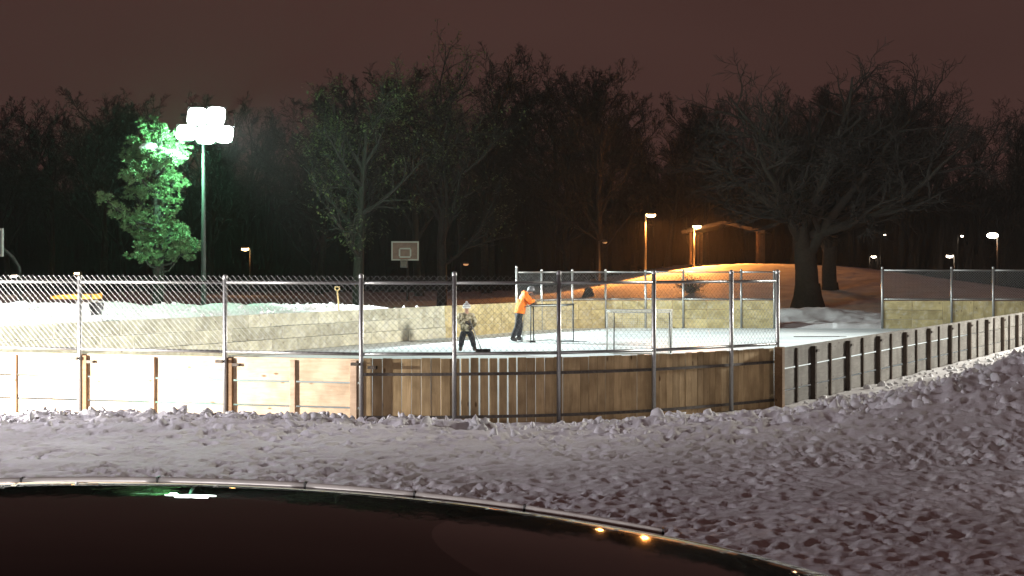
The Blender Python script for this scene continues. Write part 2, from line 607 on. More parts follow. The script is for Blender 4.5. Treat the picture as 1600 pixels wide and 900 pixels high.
def ground_full(X, Y):
    z, sd = ground_base(X, Y)
    near = (1 - sstep(24, 34, Y))
    amp = np.where(sd > 0, 1.0, 0.0)
    ridge_d = np.interp(X, [-9, -2.2, 1, 3, 5, 8], [24.2, 22.9, 22.7, 22.6, 22.6, 23.5])
    rough = 0.21 + 0.95 * np.exp(-((Y - ridge_d) / 1.6) ** 2) + 0.25 * sstep(3, 8, X) * sstep(12, 20, Y)
    l1 = fbm(X * 2.0, Y * 2.0, 3, 3) - 0.5
    l2 = 0.5 - np.abs(fbm(X * 5.5, Y * 5.5, 3, 9) - 0.5) * 2
    lump = l1 * 0.20 + (l2 - 0.3) * 0.025 + (fbm(X * 15, Y * 15, 2, 21) - 0.5) * 0.03
    ridge_w = np.exp(-((Y - ridge_d + 0.2) / 1.0) ** 2) + 0.8 * sstep(5.5, 8, X) * np.exp(-((Y - ridge_d) / 2.4) ** 2)
    z = z + amp * ridge_w * ((0.5 - np.abs(fbm(X * 2.6, Y * 2.6, 4, 91) - 0.5) * 2.0) * 0.30 - 0.07)
    z = z + amp * lump * rough * np.where(Y < 34, 1.0, 0.7) * np.interp(Y, [5, 9, 19], [0.3, 0.6, 1.0])
    # far banks: softer lumps
    far = sstep(30, 36, Y)
    z = z + amp * far * (fbm(X * 1.1, Y * 1.1, 4, 55) - 0.5) * np.where(Y > 74, 0.07, 0.30) * sstep(0.2, 1.2, sd)
    return z


def stamp_prints(X, Y, Z):
    shp = X.shape
    cell = {}
    xi = np.floor(X).astype(int).ravel(); yi = np.floor(Y).astype(int).ravel()
    order = np.lexsort((yi, xi))
    keys = xi[order] * 1000 + yi[order]
    uniq, start = np.unique(keys, return_index=True)
    start = list(start) + [len(keys)]
    Xr = X.ravel(); Yr = Y.ravel(); Zr = Z.ravel()
    for q, kx in enumerate(uniq):
        cx = int(math.floor((kx + 500) / 1000)); cyy = int(kx - cx * 1000)
        if cyy < 5 or cyy > 25:
            continue
        ids = []
        for ax in (-1, 0, 1):
            for ay in (-1, 0, 1):
                ids += _fpgrid.get((cx + ax, cyy + ay), [])
        if not ids:
            continue
        sel = order[start[q]:start[q + 1]]
        x = Xr[sel]; y = Yr[sel]; dz = np.zeros(len(sel))
        for i in ids:
            fx, fy, a, la, lb, dep = FP[i]
            c, s = math.cos(a), math.sin(a)
            u = ((x - fx) * c + (y - fy) * s) / la
            v = (-(x - fx) * s + (y - fy) * c) / lb
            r2 = u * u + v * v
            dz += np.where(r2 < 4, -dep * np.exp(-(r2 ** 2)) + dep * 0.35 * np.exp(-((np.sqrt(r2) - 1.45) / 0.3) ** 2), 0)
        Zr[sel] += np.clip(dz, -0.09, 0.05)
    return Zr.reshape(shp)


def sheet(name, xs_of_row, rows, ncol, zfun, mat, kind="structure", prints=False):
    Y = np.repeat(np.array(rows)[:, None], ncol, 1)
    Uc = np.linspace(-1, 1, ncol)[None, :]
    X = xs_of_row(np.array(rows))[:, None] * Uc
    Z = zfun(X, Y)
    if prints:
        Z = stamp_prints(X, Y, Z)
    nr = len(rows)
    me = bpy.data.meshes.new(name)
    nv = nr * ncol
    me.vertices.add(nv)
    me.vertices.foreach_set("co", np.stack([X.ravel(), Y.ravel(), Z.ravel()], 1).astype(np.float32).ravel())
    i = np.arange(nv).reshape(nr, ncol)
    q = np.stack([i[:-1, :-1], i[:-1, 1:], i[1:, 1:], i[1:, :-1]], -1).reshape(-1, 4)
    me.loops.add(q.size)
    me.loops.foreach_set("vertex_index", q.ravel().astype(np.int32))
    me.polygons.add(len(q))
    me.polygons.foreach_set("loop_start", (np.arange(len(q)) * 4).astype(np.int32))
    me.polygons.foreach_set("loop_total", np.full(len(q), 4, np.int32))
    me.polygons.foreach_set("use_smooth", np.ones(len(q), bool))
    me.update(calc_edges=True)
    me.validate()
    me.materials.append(mat)
    o = bpy.data.objects.new(name, me)
    COL.objects.link(o)
    o["kind"] = kind
    return o


rows = [1.2]
while rows[-1] < 31:
    rows.append(rows[-1] * 1.0038 if rows[-1] > 6 else rows[-1] * 1.03)
while rows[-1] < 48:
    rows.append(rows[-1] + 0.18)
while rows[-1] < 135:
    rows.append(rows[-1] + 0.30)
sheet("snow_ground", lambda y: 0.40 * y + 2.0, rows, 720, ground_full, M_SNOW, prints=True)


def wood_hill(X, Y):
    return np.interp(Y, [120, 133, 150, 230, 330, 420], [-0.6, 0.25, 1.0, 9.0, 16.0, 17.0]) + (fbm(X * 0.02, Y * 0.02, 4, 88) - 0.5) * np.interp(Y, [120, 150, 420], [0.2, 1.0, 14.0])


sheet("forest_hillside", lambda y: 0.75 * y + 5, list(np.arange(120, 421, 3.0)), 160, wood_hill, M_FLOOR)

# ice sheet: the outline pulled in a little
mb = MB()
n0 = len(OUT)
for p in OUT:
    mb.v.append((p[0], p[1], 0.0))
mb.f.append(tuple(range(n0)))
ice = mb.build("ice", M_ICE)
ice["kind"] = "structure"
# swept path of snow through the gate gap
mb = MB()
mb.quad((10.6, 65.4, 0.006), (14.4, 65.0, 0.006), (15.4, 70.0, 0.30), (9.8, 70.4, 0.30))


# ------------------------------------------------------------------ board walls
def seg_frame(p0, p1):
    d = (p1 - p0)
    L = d.length
    d.normalize()
    return d, L, math.atan2(d.y, d.x)


def plank_panel(root, p0, p1, mat, side, rows=3, h=1.10, gap=0.024, th=0.038, jitter=0.004, z0=0.0, name="plank"):
    """one panel of stacked planks from p0 to p1, outer side = side * left normal"""
    d, L, a = seg_frame(p0, p1)
    hh = (h - z0 - gap * rows) / rows
    mid = (p0 + p1) / 2
    for r in range(rows):
        z = z0 + gap * 0.6 + hh * (r + 0.5) + gap * r
        o = piece(name, (L - 0.008, th, hh), mat, root, (mid.x - root.location.x, mid.y - root.location.y, z),
                  (0, rnd.uniform(-1, 1) * jitter * 0.5, a + rnd.uniform(-1, 1) * jitter * 0.3))
        nrm = Vector((-d.y, d.x, 0))
        o.location += nrm * rnd.uniform(-jitter, jitter)


def bracket(root, p, a, side):
    mb_ = MB()
    mb_.box((0, 0, 0), (0.13, 0.02, 0.045)).box((0.05, 0.03, 0), (0.02, 0.08, 0.045)).box((-0.05, 0.03, 0.012), (0.02, 0.07, 0.02))
    o = mb_.build("bracket", M_RUST, root)
    o.location = p
    o.rotation_euler = (0, 0, a)


# near straight end, fresh planks, brightly lit at the left
root = empty("board_wall", PN[1] + (0,))
tag(root, "straight run of pale pine planks at left, nearest boards of the rink", "wall", "rink board walls")
posts_near = []
for px, py in ((-20, 0),):
    pass
P567 = Vector((-2.19, 24.40, 0))
PX355 = P567 - NDIR * 2.22
PX124 = PX355 - NDIR * 2.53
PXm1 = PX124 - NDIR * 2.44
stations = [P567, PX355, PX124, PXm1, W_NEAR_L]
OUTN_NEAR = Vector((NDIR.y, -NDIR.x, 0))          # outward normal (towards the camera)
aN = math.atan2(NDIR.y, NDIR.x)
for i in range(4):
    b_, a_ = stations[i], stations[i + 1]
    plank_panel(root, a_, b_, M_PINE, 1)
    for fr in (0.5,):
        m = a_.lerp(b_, fr) + OUTN_NEAR * 0.042
        piece("stud", (0.09, 0.04, 1.06), M_STUD, root, (m.x - root.location.x, m.y - root.location.y, 0.53), (0, 0, aN))
for k, s in enumerate(stations[:4]):
    m = s + OUTN_NEAR * 0.047 + NDIR * (0.06 if k else -0.12)
    mat = M_POST if k else M_STUD
    piece("post", (0.11, 0.05, 1.07), mat, root, (m.x - root.location.x, m.y - root.location.y, 0.535), (0, 0, aN))
    if k < 3:
        q = s + OUTN_NEAR * 0.145 - NDIR * 0.06
        bracket(root, (q.x - root.location.x, q.y - root.location.y, 1.02), aN, 1)
        q = s + OUTN_NEAR * 0.06 + NDIR * 0.17
        bracket(root, (q.x - root.location.x, q.y - root.location.y, 0.97), aN, 1)

# curved corner of upright pickets
root = empty("board_wall", (0.67, 24.8, 0))
tag(root, "curved corner wall of brown upright pickets with two dark steel bands", "wall", "rink board walls")
pk = resample(curve_near, 0.142)
arc = 0
for i in range(len(pk) - 1):
    p0, p1 = pk[i], pk[i + 1]
    d, L, a = seg_frame(p0, p1)
    mid = (p0 + p1) / 2
    pxl = 800 + mid.x / mid.y * FPX
    gap = 0.004
    if 716 < pxl < 812:
        gap = 0.026
    elif 812 <= pxl < 850:
        gap = 0.009
    hh = 1.085 + rnd.uniform(-0.006, 0.006)
    o = piece("picket", (round(hh, 2), 0.022, round(L - gap, 3)), M_CEDAR, root,
              (mid.x - root.location.x, mid.y - root.location.y, hh / 2 + 0.012))
    o.matrix_local = Matrix.Translation((mid.x - root.location.x + rnd.uniform(-.003, .003), mid.y - root.location.y + rnd.uniform(-.004, .004), hh / 2 + 0.012)) @ Matrix.Rotation(a + rnd.uniform(-.02, .02), 4, 'Z') @ Matrix.Rotation(R(90) + rnd.uniform(-.004, .004), 4, 'Y')
for zb in (0.865, 0.235):
    mb = MB()
    path = resample(curve_near, 0.25)
    for i in range(len(path)):
        t = (path[min(i + 1, len(path) - 1)] - path[max(i - 1, 0)]).normalized()
        nrm = Vector((t.y, -t.x, 0))
        p = path[i] + nrm * 0.017 - root.location
        q = path[i] + nrm * 0.027 - root.location
        for pp, zz in ((p, -0.022), (q, -0.022), (q, 0.022), (p, 0.022)):
            mb.v.append((pp.x, pp.y, zb + zz))
        if i:
            n = (i - 1) * 4
            for k in range(4):
                mb.f.append((n + k, n + (k + 1) % 4, n + 4 + (k + 1) % 4, n + 4 + k))
    mb.build("steel_band", M_STRAP, root)
# inner ledger behind the pickets
for zb in (0.5,):
    mb = MB()
    path = [p for p in resample(curve_near, 0.3)]
    pts = []
    for i in range(len(path)):
        t = (path[min(i + 1, len(path) - 1)] - path[max(i - 1, 0)]).normalized()
        nrm = Vector((t.y, -t.x, 0))
        pp = path[i] - nrm * 0.035 - root.location
        pts.append((pp.x, pp.y, 0.08))
    mb.tube(pts, 0.022, 4).build("ledger", M_STUD, root)

# right-hand boards running away
root = empty("board_wall", RW0)
tag(root, "long grey board wall with dark posts running back along the right side", "wall", "rink board walls")
RN = Vector((RDIR.y, -RDIR.x, 0))
aR = math.atan2(RDIR.y, RDIR.x)
s = 0.0
k = 0
# panel rhythm taken from the posts in view
first = 1.9
marks = [0.0, first]
while marks[-1] < 32.5:
    marks.append(marks[-1] + 2.30)
for i in range(len(marks) - 1):
    p0 = RW0 + RDIR * marks[i]
    p1 = RW0 + RDIR * marks[i + 1]
    plank_panel(root, p0, p1, M_GREYBOARD, -1, gap=0.026 if marks[i] < 14 else 0.014)
    mm = p0.lerp(p1, 0.5) + RN * 0.042
    piece("stud", (0.075, 0.04, 1.05), M_DARKPOST, root, (mm.x - RW0.x, mm.y - RW0.y, 0.535), (0, 0, aR))
    q = p1 + RN * 0.065
    piece("post", (0.11, 0.085, 1.04), M_DARKPOST, root, (q.x - RW0.x, q.y - RW0.y, 0.53), (0, 0, aR))
    if i < 9:
        q2 = p1 + RN * 0.12 + RDIR * 0.06
        bracket(root, (q2.x - RW0.x, q2.y - RW0.y, 0.97), aR, 1)
q = RW0 + RN * 0.06 - RDIR * 0.1
piece("post", (0.14, 0.14, 1.12), M_POST, root, (q.x - RW0.x, q.y - RW0.y, 0.56), (0, 0, aR))

# left boards, seen from the ice side
root = empty("board_wall", LW0)
tag(root, "long patched board wall across the ice below the left snowbank", "wall", "rink board walls")
LN = Vector((LDIR.y, -LDIR.x, 0))
aL = math.atan2(LDIR.y, LDIR.x)
for r in range(3):
    s = -rnd.uniform(0, 1.5)
    while s < 24.2:
        L = rnd.choice((1.22, 1.83, 2.44, 2.44, 3.05))
        e = min(s + L, 24.2)
        s0 = max(s, 0)
        if e - s0 > 0.3:
            m = LW0 + LDIR * ((s0 + e) / 2) + LN * rnd.choice((0, 0, 0.008, 0.016, 0.03))
            hh = 0.362
            piece("plank", (round(e - s0 - 0.012, 2), 0.032, hh - rnd.choice((0.004, 0.012))), M_INNER, root,
                  (m.x - LW0.x, m.y - LW0.y, 0.005 + 0.366 * (r + 0.5)), (0, rnd.uniform(-.004, .004), aL + rnd.uniform(-.004, .004)))
        s = e
# far end boards with the rounded corner
root = empty("board_wall", EW_A)
tag(root, "yellowish board wall at the far end of the ice behind the goals", "wall", "rink board walls")
path = resample(catmull(C_FL, 6), 0.62) + resample([EW_A, EW_B], 1.22)[1:]
for i in range(len(path) - 1):
    plank_panel(root, path[i], path[i + 1], M_END, 1, rows=3, gap=0.006, th=0.03, jitter=0.003)
root = empty("board_wall", EW_C)
tag(root, "short yellowish board wall at far right beyond the gate gap", "wall", "rink board walls")
path = resample([EW_C, EW_D], 1.22) 
for i in range(len(path) - 1):
    if i < 2:
        plank_panel(root, path[i], path[i + 1], M_END, 1, rows=3, gap=0.008, th=0.03)
    else:
        sub = resample([path[i], path[i + 1]], 0.41)
        for j in range(len(sub) - 1):
            d, L, a = seg_frame(sub[j], sub[j + 1])
            mid = (sub[j] + sub[j + 1]) / 2
            o = piece("panel", (1.09, 0.03, round(L - 0.008, 2)), M_END, root, (0, 0, 0))
            o.matrix_local = Matrix.Translation((mid.x - EW_C.x, mid.y - EW_C.y, 0.55)) @ Matrix.Rotation(a, 4, 'Z') @ Matrix.Rotation(R(90), 4, 'Y')


# ------------------------------------------------------------------ chain-link fences
def chain_mesh(L, h, pitch, r):
    """diamond mesh in the local xz plane, 0..L by 0..h"""
    mb_ = MB()
    asp = 1.0
    dz = h
    run = h / asp
    k = -int(run / pitch) - 1
    while k * pitch < L + run:
        for sgn in (1, -1):
            # line x = x0 + sgn*z/asp
            x0 = k * pitch + (0 if sgn > 0 else 0)
            za, zb = 0.0, h
            xa, xb = x0, x0 + sgn * run
            if sgn > 0:
                if xa < 0: za = -xa * asp; xa = 0
                if xb > L: zb = h - (xb - L) * asp; xb = L
            else:
                if xa > L: za = (xa - L) * asp; xa = L
                if xb < 0: zb = h + xb * asp; xb = 0
            if zb - za > 0.02 and 0 <= xa <= L and 0 <= xb <= L:
                yo = r * 0.9 * sgn
                mb_.tube([(xa, yo, za), (xb, yo, zb)], r, 3, cap=False)
        k += 1
    return mb_


def fence(pts, label, z0, zr0, zr1, ztop, mesh_top, pr, rr, pitch, wr, post_tops=None, group="chain link fences on the rink boards", skip_bottom=()):
    o0 = Vector((pts[0].x, pts[0].y, 0))
    root = empty("chain_link_fence", o0)
    tag(root, label, "fence", group)
    for i, p in enumerate(pts):
        zt = post_tops[i] if post_tops else ztop
        q = p - o0
        mb_ = MB()
        mb_.tube([(q.x, q.y, z0), (q.x, q.y, zt)], pr, 10)
        post = mb_.build("fence_post", M_GALV, root, True)
        cap = MB()
        cap.lathe([(pr * 1.08, -0.03), (pr * 1.1, 0.0), (pr * 0.9, 0.022), (pr * 0.4, 0.034), (0.001, 0.036)], 10, (q.x, q.y, zt))
        cap.build("post_cap", M_GALV, post, True)
    for i in range(len(pts) - 1):
        a, b = pts[i] - o0, pts[i + 1] - o0
        d, L, ang = seg_frame(pts[i], pts[i + 1])
        MB().tube([(a.x, a.y, zr1), (b.x, b.y, zr1)], rr, 8).build("top_rail", M_GALV, root, True)
        MB().tube([(a.x, a.y, zr0), (b.x, b.y, zr0)], rr, 8).build("bottom_rail", M_GALV, root, True)
        cm = chain_mesh(L, mesh_top - zr0, pitch, wr).build("chain_link_mesh", M_WIRE, root)
        nrm = Vector((d.y, -d.x, 0)) * (rr + 0.004)
        cm.location = (a.x + nrm.x, a.y + nrm.y, zr0)
        cm.rotation_euler = (0, 0, ang)
        cm["kind"] = "stuff"
    return root


curve_posts = [Vector((x, y, 0)) for x, y in CURVE]


def offs(path, dist):
    o = []
    for i, p in enumerate(path):
        t = (path[min(i + 1, len(path) - 1)] - path[max(i - 1, 0)]).normalized()
        o.append(p + Vector((t.y, -t.x, 0)) * dist)
    return o


near_line = [W_NEAR_L, PXm1, PX124, PX355, P567] + curve_posts[1:]
near_line = offs(near_line, 0.075)
fence(near_line, "near chain link fence on pipe posts above the closest boards", -0.02, 1.165, 2.205, 2.35, 2.31, 0.034, 0.024, 0.092, 0.0018,
      [2.27, 2.27, 2.28, 2.29, 2.31, 2.34, 2.355, 2.36, 2.36, 2.36])
far_pts = [Vector((-0.02 + 0.28, 62.0, 0))]
for px in (847, 895, 948, 1007, 1066, 1160, 1209):
    # walk the end wall
    best = min(resample(catmull(C_FL, 6), 0.1) + resample([EW_A, EW_B], 0.1), key=lambda p: abs(800 + p.x / p.y * FPX - px))
    far_pts.append(best)
far_pts[0] = min(resample(catmull(C_FL, 6), 0.1), key=lambda p: abs(800 + p.x / p.y * FPX - 808))
fence(far_pts, "far chain link fence behind the goals below the orange lit hill", 0.0, 1.15, 2.22, 2.28, 2.22, 0.045, 0.032, 0.13, 0.0028,
      [2.42, 2.3, 2.3, 2.3, 2.28, 2.3, 2.3, 2.26])
fr_pts = [EW_C + Vector((0.03, 0, 0))]
for px in (1487, 1551, 1612):
    fr_pts.append(min(resample([EW_C, EW_D], 0.05), key=lambda p: abs(800 + p.x / p.y * FPX - px)))
fence(fr_pts, "far right chain link fence with dark mesh beyond the gate gap", 0.0, 1.16, 2.29, 2.40, 2.29, 0.05, 0.032, 0.10, 0.0045)


# ------------------------------------------------------------------ hockey goals
def tube_obj(name, pts, r, mat, parent, sides=8):
    return MB().tube(pts, r, sides).build(name, mat, parent, True)


def net_panel(mb_, a, b, c, d, n, m, r=0.0035):
    a, b, c, d = map(Vector, (a, b, c, d))
    for i in range(n + 1):
        t = i / n
        mb_.tube([a.lerp(b, t), d.lerp(c, t)], r, 3, cap=False)
    for j in range(m + 1):
        t = j / m
        mb_.tube([a.lerp(d, t), b.lerp(c, t)], r, 3, cap=False)


M_NET = plain("goal_net", (0.62, 0.62, 0.58), 0.8)
M_PALEPIPE = plain("pale_goal_pipe", (0.42, 0.42, 0.40), 0.5, noise=0.2)
M_GREYPIPE = plain("grey_goal_pipe", (0.30, 0.30, 0.29), 0.5, noise=0.2)


def goal(loc, rz, label, frame_mat, base_mat, rear_mat, k=1.0):
    g = empty("hockey_goal", loc, rz)
    tag(g, label, "hockey goal", "hockey goals on the ice")
    w, h, dep, top = 0.915, 1.22, 0.80, 0.45
    for s in (-1, 1):
        tube_obj("goal_post", [(s * w, 0, 0.012), (s * w, 0, h)], 0.03 * k, frame_mat, g)
    tube_obj("crossbar", [(-w - 0.028, 0, h), (w + 0.028, 0, h)], 0.03 * k, frame_mat, g)
    pts = [(-w, 0, 0.03)] + [(-w + 0.10, dep * 0.6, 0.03), (-w + 0.3, dep, 0.03), (w - 0.3, dep, 0.03), (w - 0.10, dep * 0.6, 0.03), (w, 0, 0.03)]
    tube_obj("base_bar", pts, 0.026 * k, base_mat, g)
    for s in (-1, 1):
        tube_obj("rear_support", [(s * (w - 0.12), dep * 0.72, 0.03), (s * (w - 0.14), top, h - 0.06)], 0.022 * k, rear_mat, g)
        tube_obj("top_bar", [(s * w, 0, h - 0.02), (s * (w - 0.14), top, h - 0.06)], 0.02, frame_mat, g)
    tube_obj("rear_top_bar", [(-w + 0.14, top, h - 0.06), (w - 0.14, top, h - 0.06)], 0.02, frame_mat, g)
    mb_ = MB()
    A = (-w + 0.14, top, h - 0.06); B = (w - 0.14, top, h - 0.06)
    C = (w - 0.25, dep - 0.02, 0.05); D = (-w + 0.25, dep - 0.02, 0.05)
    net_panel(mb_, A, B, C, D, 30, 22)
    net_panel(mb_, (-w, 0, h), (w, 0, h), B, A, 30, 8)
    for s in (-1, 1):
        net_panel(mb_, (s * w, 0, h), (s * (w - 0.14), top, h - 0.06), (s * (w - 0.25), dep - 0.02, 0.05), (s * w, 0, 0.05), 10, 22)
    net = mb_.build("net", M_NET, g)
    net["kind"] = "stuff"
    return g


# front goal
c = at(996, 549, 47.6)
goal((c.x, 46.9, 0.0), R(180) + R(4), "white framed hockey goal nearest the fence, at right on the ice", M_PALEPIPE, M_PALEPIPE, M_DARKSTEEL, 0.75)
goal((1.30, 53.6, 0.0), R(40), "dark framed hockey goal beside the person in orange", M_DARKSTEEL, M_GREYPIPE, M_GREYPIPE, 0.6)


# ------------------------------------------------------------------ people
def skin_mesh(name, verts, edges, radii, root=0, sub=2):
    me = bpy.data.meshes.new(name)
    me.from_pydata([tuple(v) for v in verts], edges, [])
    o = bpy.data.objects.new("tmp_skin", me)
    COL.objects.link(o)
    m = o.modifiers.new("s", 'SKIN')
    m.use_smooth_shade = True
    for i, sv in enumerate(me.skin_vertices[0].data):
        r = radii[i]
        sv.radius = r if isinstance(r, tuple) else (r, r)
        sv.use_root = (i == root)
    sm = o.modifiers.new("ss", 'SUBSURF')
    sm.levels = sub
    sm.render_levels = sub
    dg = bpy.context.evaluated_depsgraph_get()
    me2 = bpy.data.meshes.new_from_object(o.evaluated_get(dg))
    me2.name = name
    bpy.data.objects.remove(o)
    me2.polygons.foreach_set("use_smooth", [True] * len(me2.polygons))
    return me2


def chain(verts, edges, radii, start, pts, rs):
    prev = start
    for p, r in zip(pts, rs):
        verts.append(p)
        radii.append(r)
        edges.append((prev, len(verts) - 1))
        prev = len(verts) - 1
    return prev


M_SKIN = plain("skin", (0.42, 0.25, 0.18), 0.55, noise=0.06)
M_ORANGE = plain("orange_jacket", (0.86, 0.20, 0.018), 0.7, noise=0.10, nscale=7, bump=0.4)
M_NAVY = plain("dark_trousers", (0.016, 0.017, 0.022), 0.8, noise=0.25, nscale=9, bump=0.4)
M_HELM = plain("grey_helmet", (0.13, 0.135, 0.15), 0.45, noise=0.2, nscale=14)
M_GLOVE = plain("dark_gloves", (0.025, 0.024, 0.024), 0.7)
M_TANGLOVE = plain("tan_gloves", (0.30, 0.22, 0.14), 0.7)
M_HATGREY = plain("grey_knit_hat", (0.36, 0.35, 0.36), 0.9, nscale=60)
M_HATWHITE = plain("white_hat_band", (0.78, 0.78, 0.78), 0.9, nscale=60)
M_BOOT = plain("dark_boots", (0.02, 0.018, 0.018), 0.5)
M_BLADE = plain("skate_blade", (0.7, 0.72, 0.74), 0.25, 0.9)


def camo():
    m, t, b = nmat("camouflage_coat")
    N = t.nodes.new; L = t.links.new
    tcn = N("ShaderNodeTexCoord")
    n = N("ShaderNodeTexNoise"); n.inputs["Scale"].default_value = 7; n.inputs["Detail"].default_value = 2
    L(tcn.outputs["Object"], n.inputs["Vector"])
    r = N("ShaderNodeValToRGB"); r.color_ramp.interpolation = 'CONSTANT'
    e = r.color_ramp.elements
    e[0].position = 0; e[0].color = (0.10, 0.085, 0.05, 1)
    e[1].position = 0.43; e[1].color = (0.34, 0.29, 0.19, 1)
    x = e.new(0.52); x.color = (0.52, 0.47, 0.35, 1)
    x = e.new(0.62); x.color = (0.20, 0.17, 0.11, 1)
    L(n.outputs["Fac"], r.inputs["Fac"]); L(r.outputs["Color"], b.inputs["Base Color"])
    b.inputs["Roughness"].default_value = 0.85
    return m


M_CAMO = camo()


def hand(verts, edges, radii, wrist_i, w, d, side, grip, sc):
    """palm and five bent fingers; d = pointing direction, side = thumb side, grip = curl direction"""
    palm = w + d * 0.055 * sc
    verts.append(palm); radii.append((0.038 * sc, 0.022 * sc)); edges.append((wrist_i, len(verts) - 1))
    pi = len(verts) - 1
    for k, (o, l) in enumerate(((-0.030, 0.060), (-0.010, 0.072), (0.010, 0.068), (0.030, 0.052))):
        b0 = palm + d * 0.040 * sc - side * o * sc
        p1 = b0 + (d * 0.5 + grip * 0.5) * l * 0.55 * sc
        p2 = p1 + (grip * 0.9 - d * 0.2) * l * 0.5 * sc
        chain(verts, edges, radii, pi, [b0, p1, p2], [0.0095 * sc, 0.009 * sc, 0.008 * sc])
    t0 = w + d * 0.03 * sc + side * 0.04 * sc
    chain(verts, edges, radii, wrist_i, [t0, t0 + (d * 0.5 + side * 0.3 + grip * 0.5) * 0.045 * sc, t0 + (d * 0.7 + grip * 0.9) * 0.07 * sc], [0.012 * sc, 0.011 * sc, 0.009 * sc])


def person(loc, rz, J, sc, label, coat_mat, pant_mat, glove_mat, kid=False):
    """J: joints in local metres, person faces local +x, left is +y"""
    root = empty("person", loc, rz)
    tag(root, label, "person", "people on the ice")
    V = {k: Vector(v) for k, v in J.items()}
    # body: one continuous figure
    v = [V['pelvis'], V['waist'], V['chest'], V['neck'], V['head'], V['crown']]
    e = [(0, 1), (1, 2), (2, 3), (3, 4), (4, 5)]
    r = [(.13 * sc, .10 * sc), (.12 * sc, .09 * sc), (.14 * sc, .10 * sc), .055 * sc, (.080 * sc, .095 * sc), (.055 * sc, .07 * sc)]
    for s in ('l', 'r'):
        wi = chain(v, e, r, 2, [V['sh_' + s], V['el_' + s], V['wr_' + s]], [.062 * sc, .046 * sc, .032 * sc])
        dd = (V['hd_' + s] - V['wr_' + s]).normalized()
        up = Vector((0, 0, 1))
        hand(v, e, r, wi, V['wr_' + s], dd, up, Vector((0, -1 if s == 'l' else 1, 0)), sc)
        chain(v, e, r, 0, [V['hip_' + s], V['kn_' + s], V['an_' + s], V['toe_' + s]], [.088 * sc, .062 * sc, .045 * sc, .035 * sc])
    body = link("body", skin_mesh("body", v, e, r), root, M_SKIN)
    # face
    fwd = (V['face'] - V['head']).normalized()
    lat = fwd.cross(Vector((0, 0, 1))).normalized()
    upv = lat.cross(fwd).normalized()
    hc = V['head']
    for s in (-1, 1):
        MB().ball(hc + fwd * 0.088 * sc + lat * s * 0.032 * sc + upv * 0.012 * sc, 0.011 * sc, 8, 5).build("eye", M_BLACK, root, True)
    mb_ = MB()
    mb_.tube([hc + fwd * 0.088 * sc + upv * 0.012 * sc, hc + fwd * 0.112 * sc - upv * 0.028 * sc, hc + fwd * 0.090 * sc - upv * 0.034 * sc], [0.010 * sc, 0.016 * sc, 0.010 * sc], 6)
    mb_.build("nose", M_SKIN, root, True)
    mb_ = MB()
    mb_.tube([hc + fwd * 0.086 * sc - upv * 0.060 * sc + lat * -0.024 * sc, hc + fwd * 0.092 * sc - upv * 0.060 * sc, hc + fwd * 0.086 * sc - upv * 0.060 * sc + lat * 0.024 * sc], 0.006 * sc, 5)
    mb_.build("mouth", plain("lips", (0.30, 0.12, 0.10), 0.5), root, True)
    # coat
    v = [V['hem'], V['waist'], V['chest'], V['collar']]
    e = [(0, 1), (1, 2), (2, 3)]
    r = [(.215 * sc, .170 * sc), (.205 * sc, .170 * sc), (.215 * sc, .170 * sc), (.100 * sc, .095 * sc)]
    for s in ('l', 'r'):
        chain(v, e, r, 2, [V['sh_' + s], V['el_' + s], V['wr_' + s]], [.100 * sc, .080 * sc, .060 * sc])
    link("jacket", skin_mesh("jacket", v, e, r, 1), root, coat_mat)
    # trousers
    v = [V['pelvis'] + Vector((0, 0, 0.06 * sc)), V['pelvis']]
    e = [(0, 1)]
    r = [(.155 * sc, .130 * sc), (.165 * sc, .135 * sc)]
    for s in ('l', 'r'):
        chain(v, e, r, 1, [V['hip_' + s], V['kn_' + s], V['an_' + s] + Vector((0, 0, 0.03 * sc))], [.118 * sc, .094 * sc, .080 * sc])
    link("trousers", skin_mesh("trousers", v, e, r, 0), root, pant_mat)
    # gloves: a cuff and mitt shell over each hand
    for s in ('l', 'r'):
        dd = (V['hd_' + s] - V['wr_' + s]).normalized()
        v = [V['wr_' + s] - dd * 0.05 * sc]; e = []; r = [.046 * sc]
        wi = chain(v, e, r, 0, [V['wr_' + s] + dd * 0.01 * sc], [.040 * sc])
        hand(v, e, r, wi, V['wr_' + s], dd, Vector((0, 0, 1)), Vector((0, -1 if s == 'l' else 1, 0)), sc * 1.25)
        link("glove", skin_mesh("glove", v, e, r, 0, 1), root, glove_mat)
    # boots or skates
    for s in ('l', 'r'):
        an, to = V['an_' + s], V['toe_' + s]
        hl = an + (an - to).normalized() * 0.05 * sc
        hl.z = to.z
        v = [an + Vector((0, 0, 0.08 * sc)), an, to, hl]
        e = [(0, 1), (1, 2), (1, 3)]
        bt = link("boot", skin_mesh("boot", v, e, [.072 * sc, .070 * sc, (.048 * sc, .042 * sc), .045 * sc], 1, 1), root, M_BOOT)
        if not kid:
            d = (to - hl); d.z = 0; d.normalize()
            mid = (to + hl) / 2
            bl = MB()
            M = Matrix.Rotation(math.atan2(d.y, d.x), 3, 'Z')
            bl.box((mid.x, mid.y, 0.022), (0.30 * sc, 0.006, 0.036), M)
            bl.build("skate_blade", M_BLADE, bt)
    return root, V


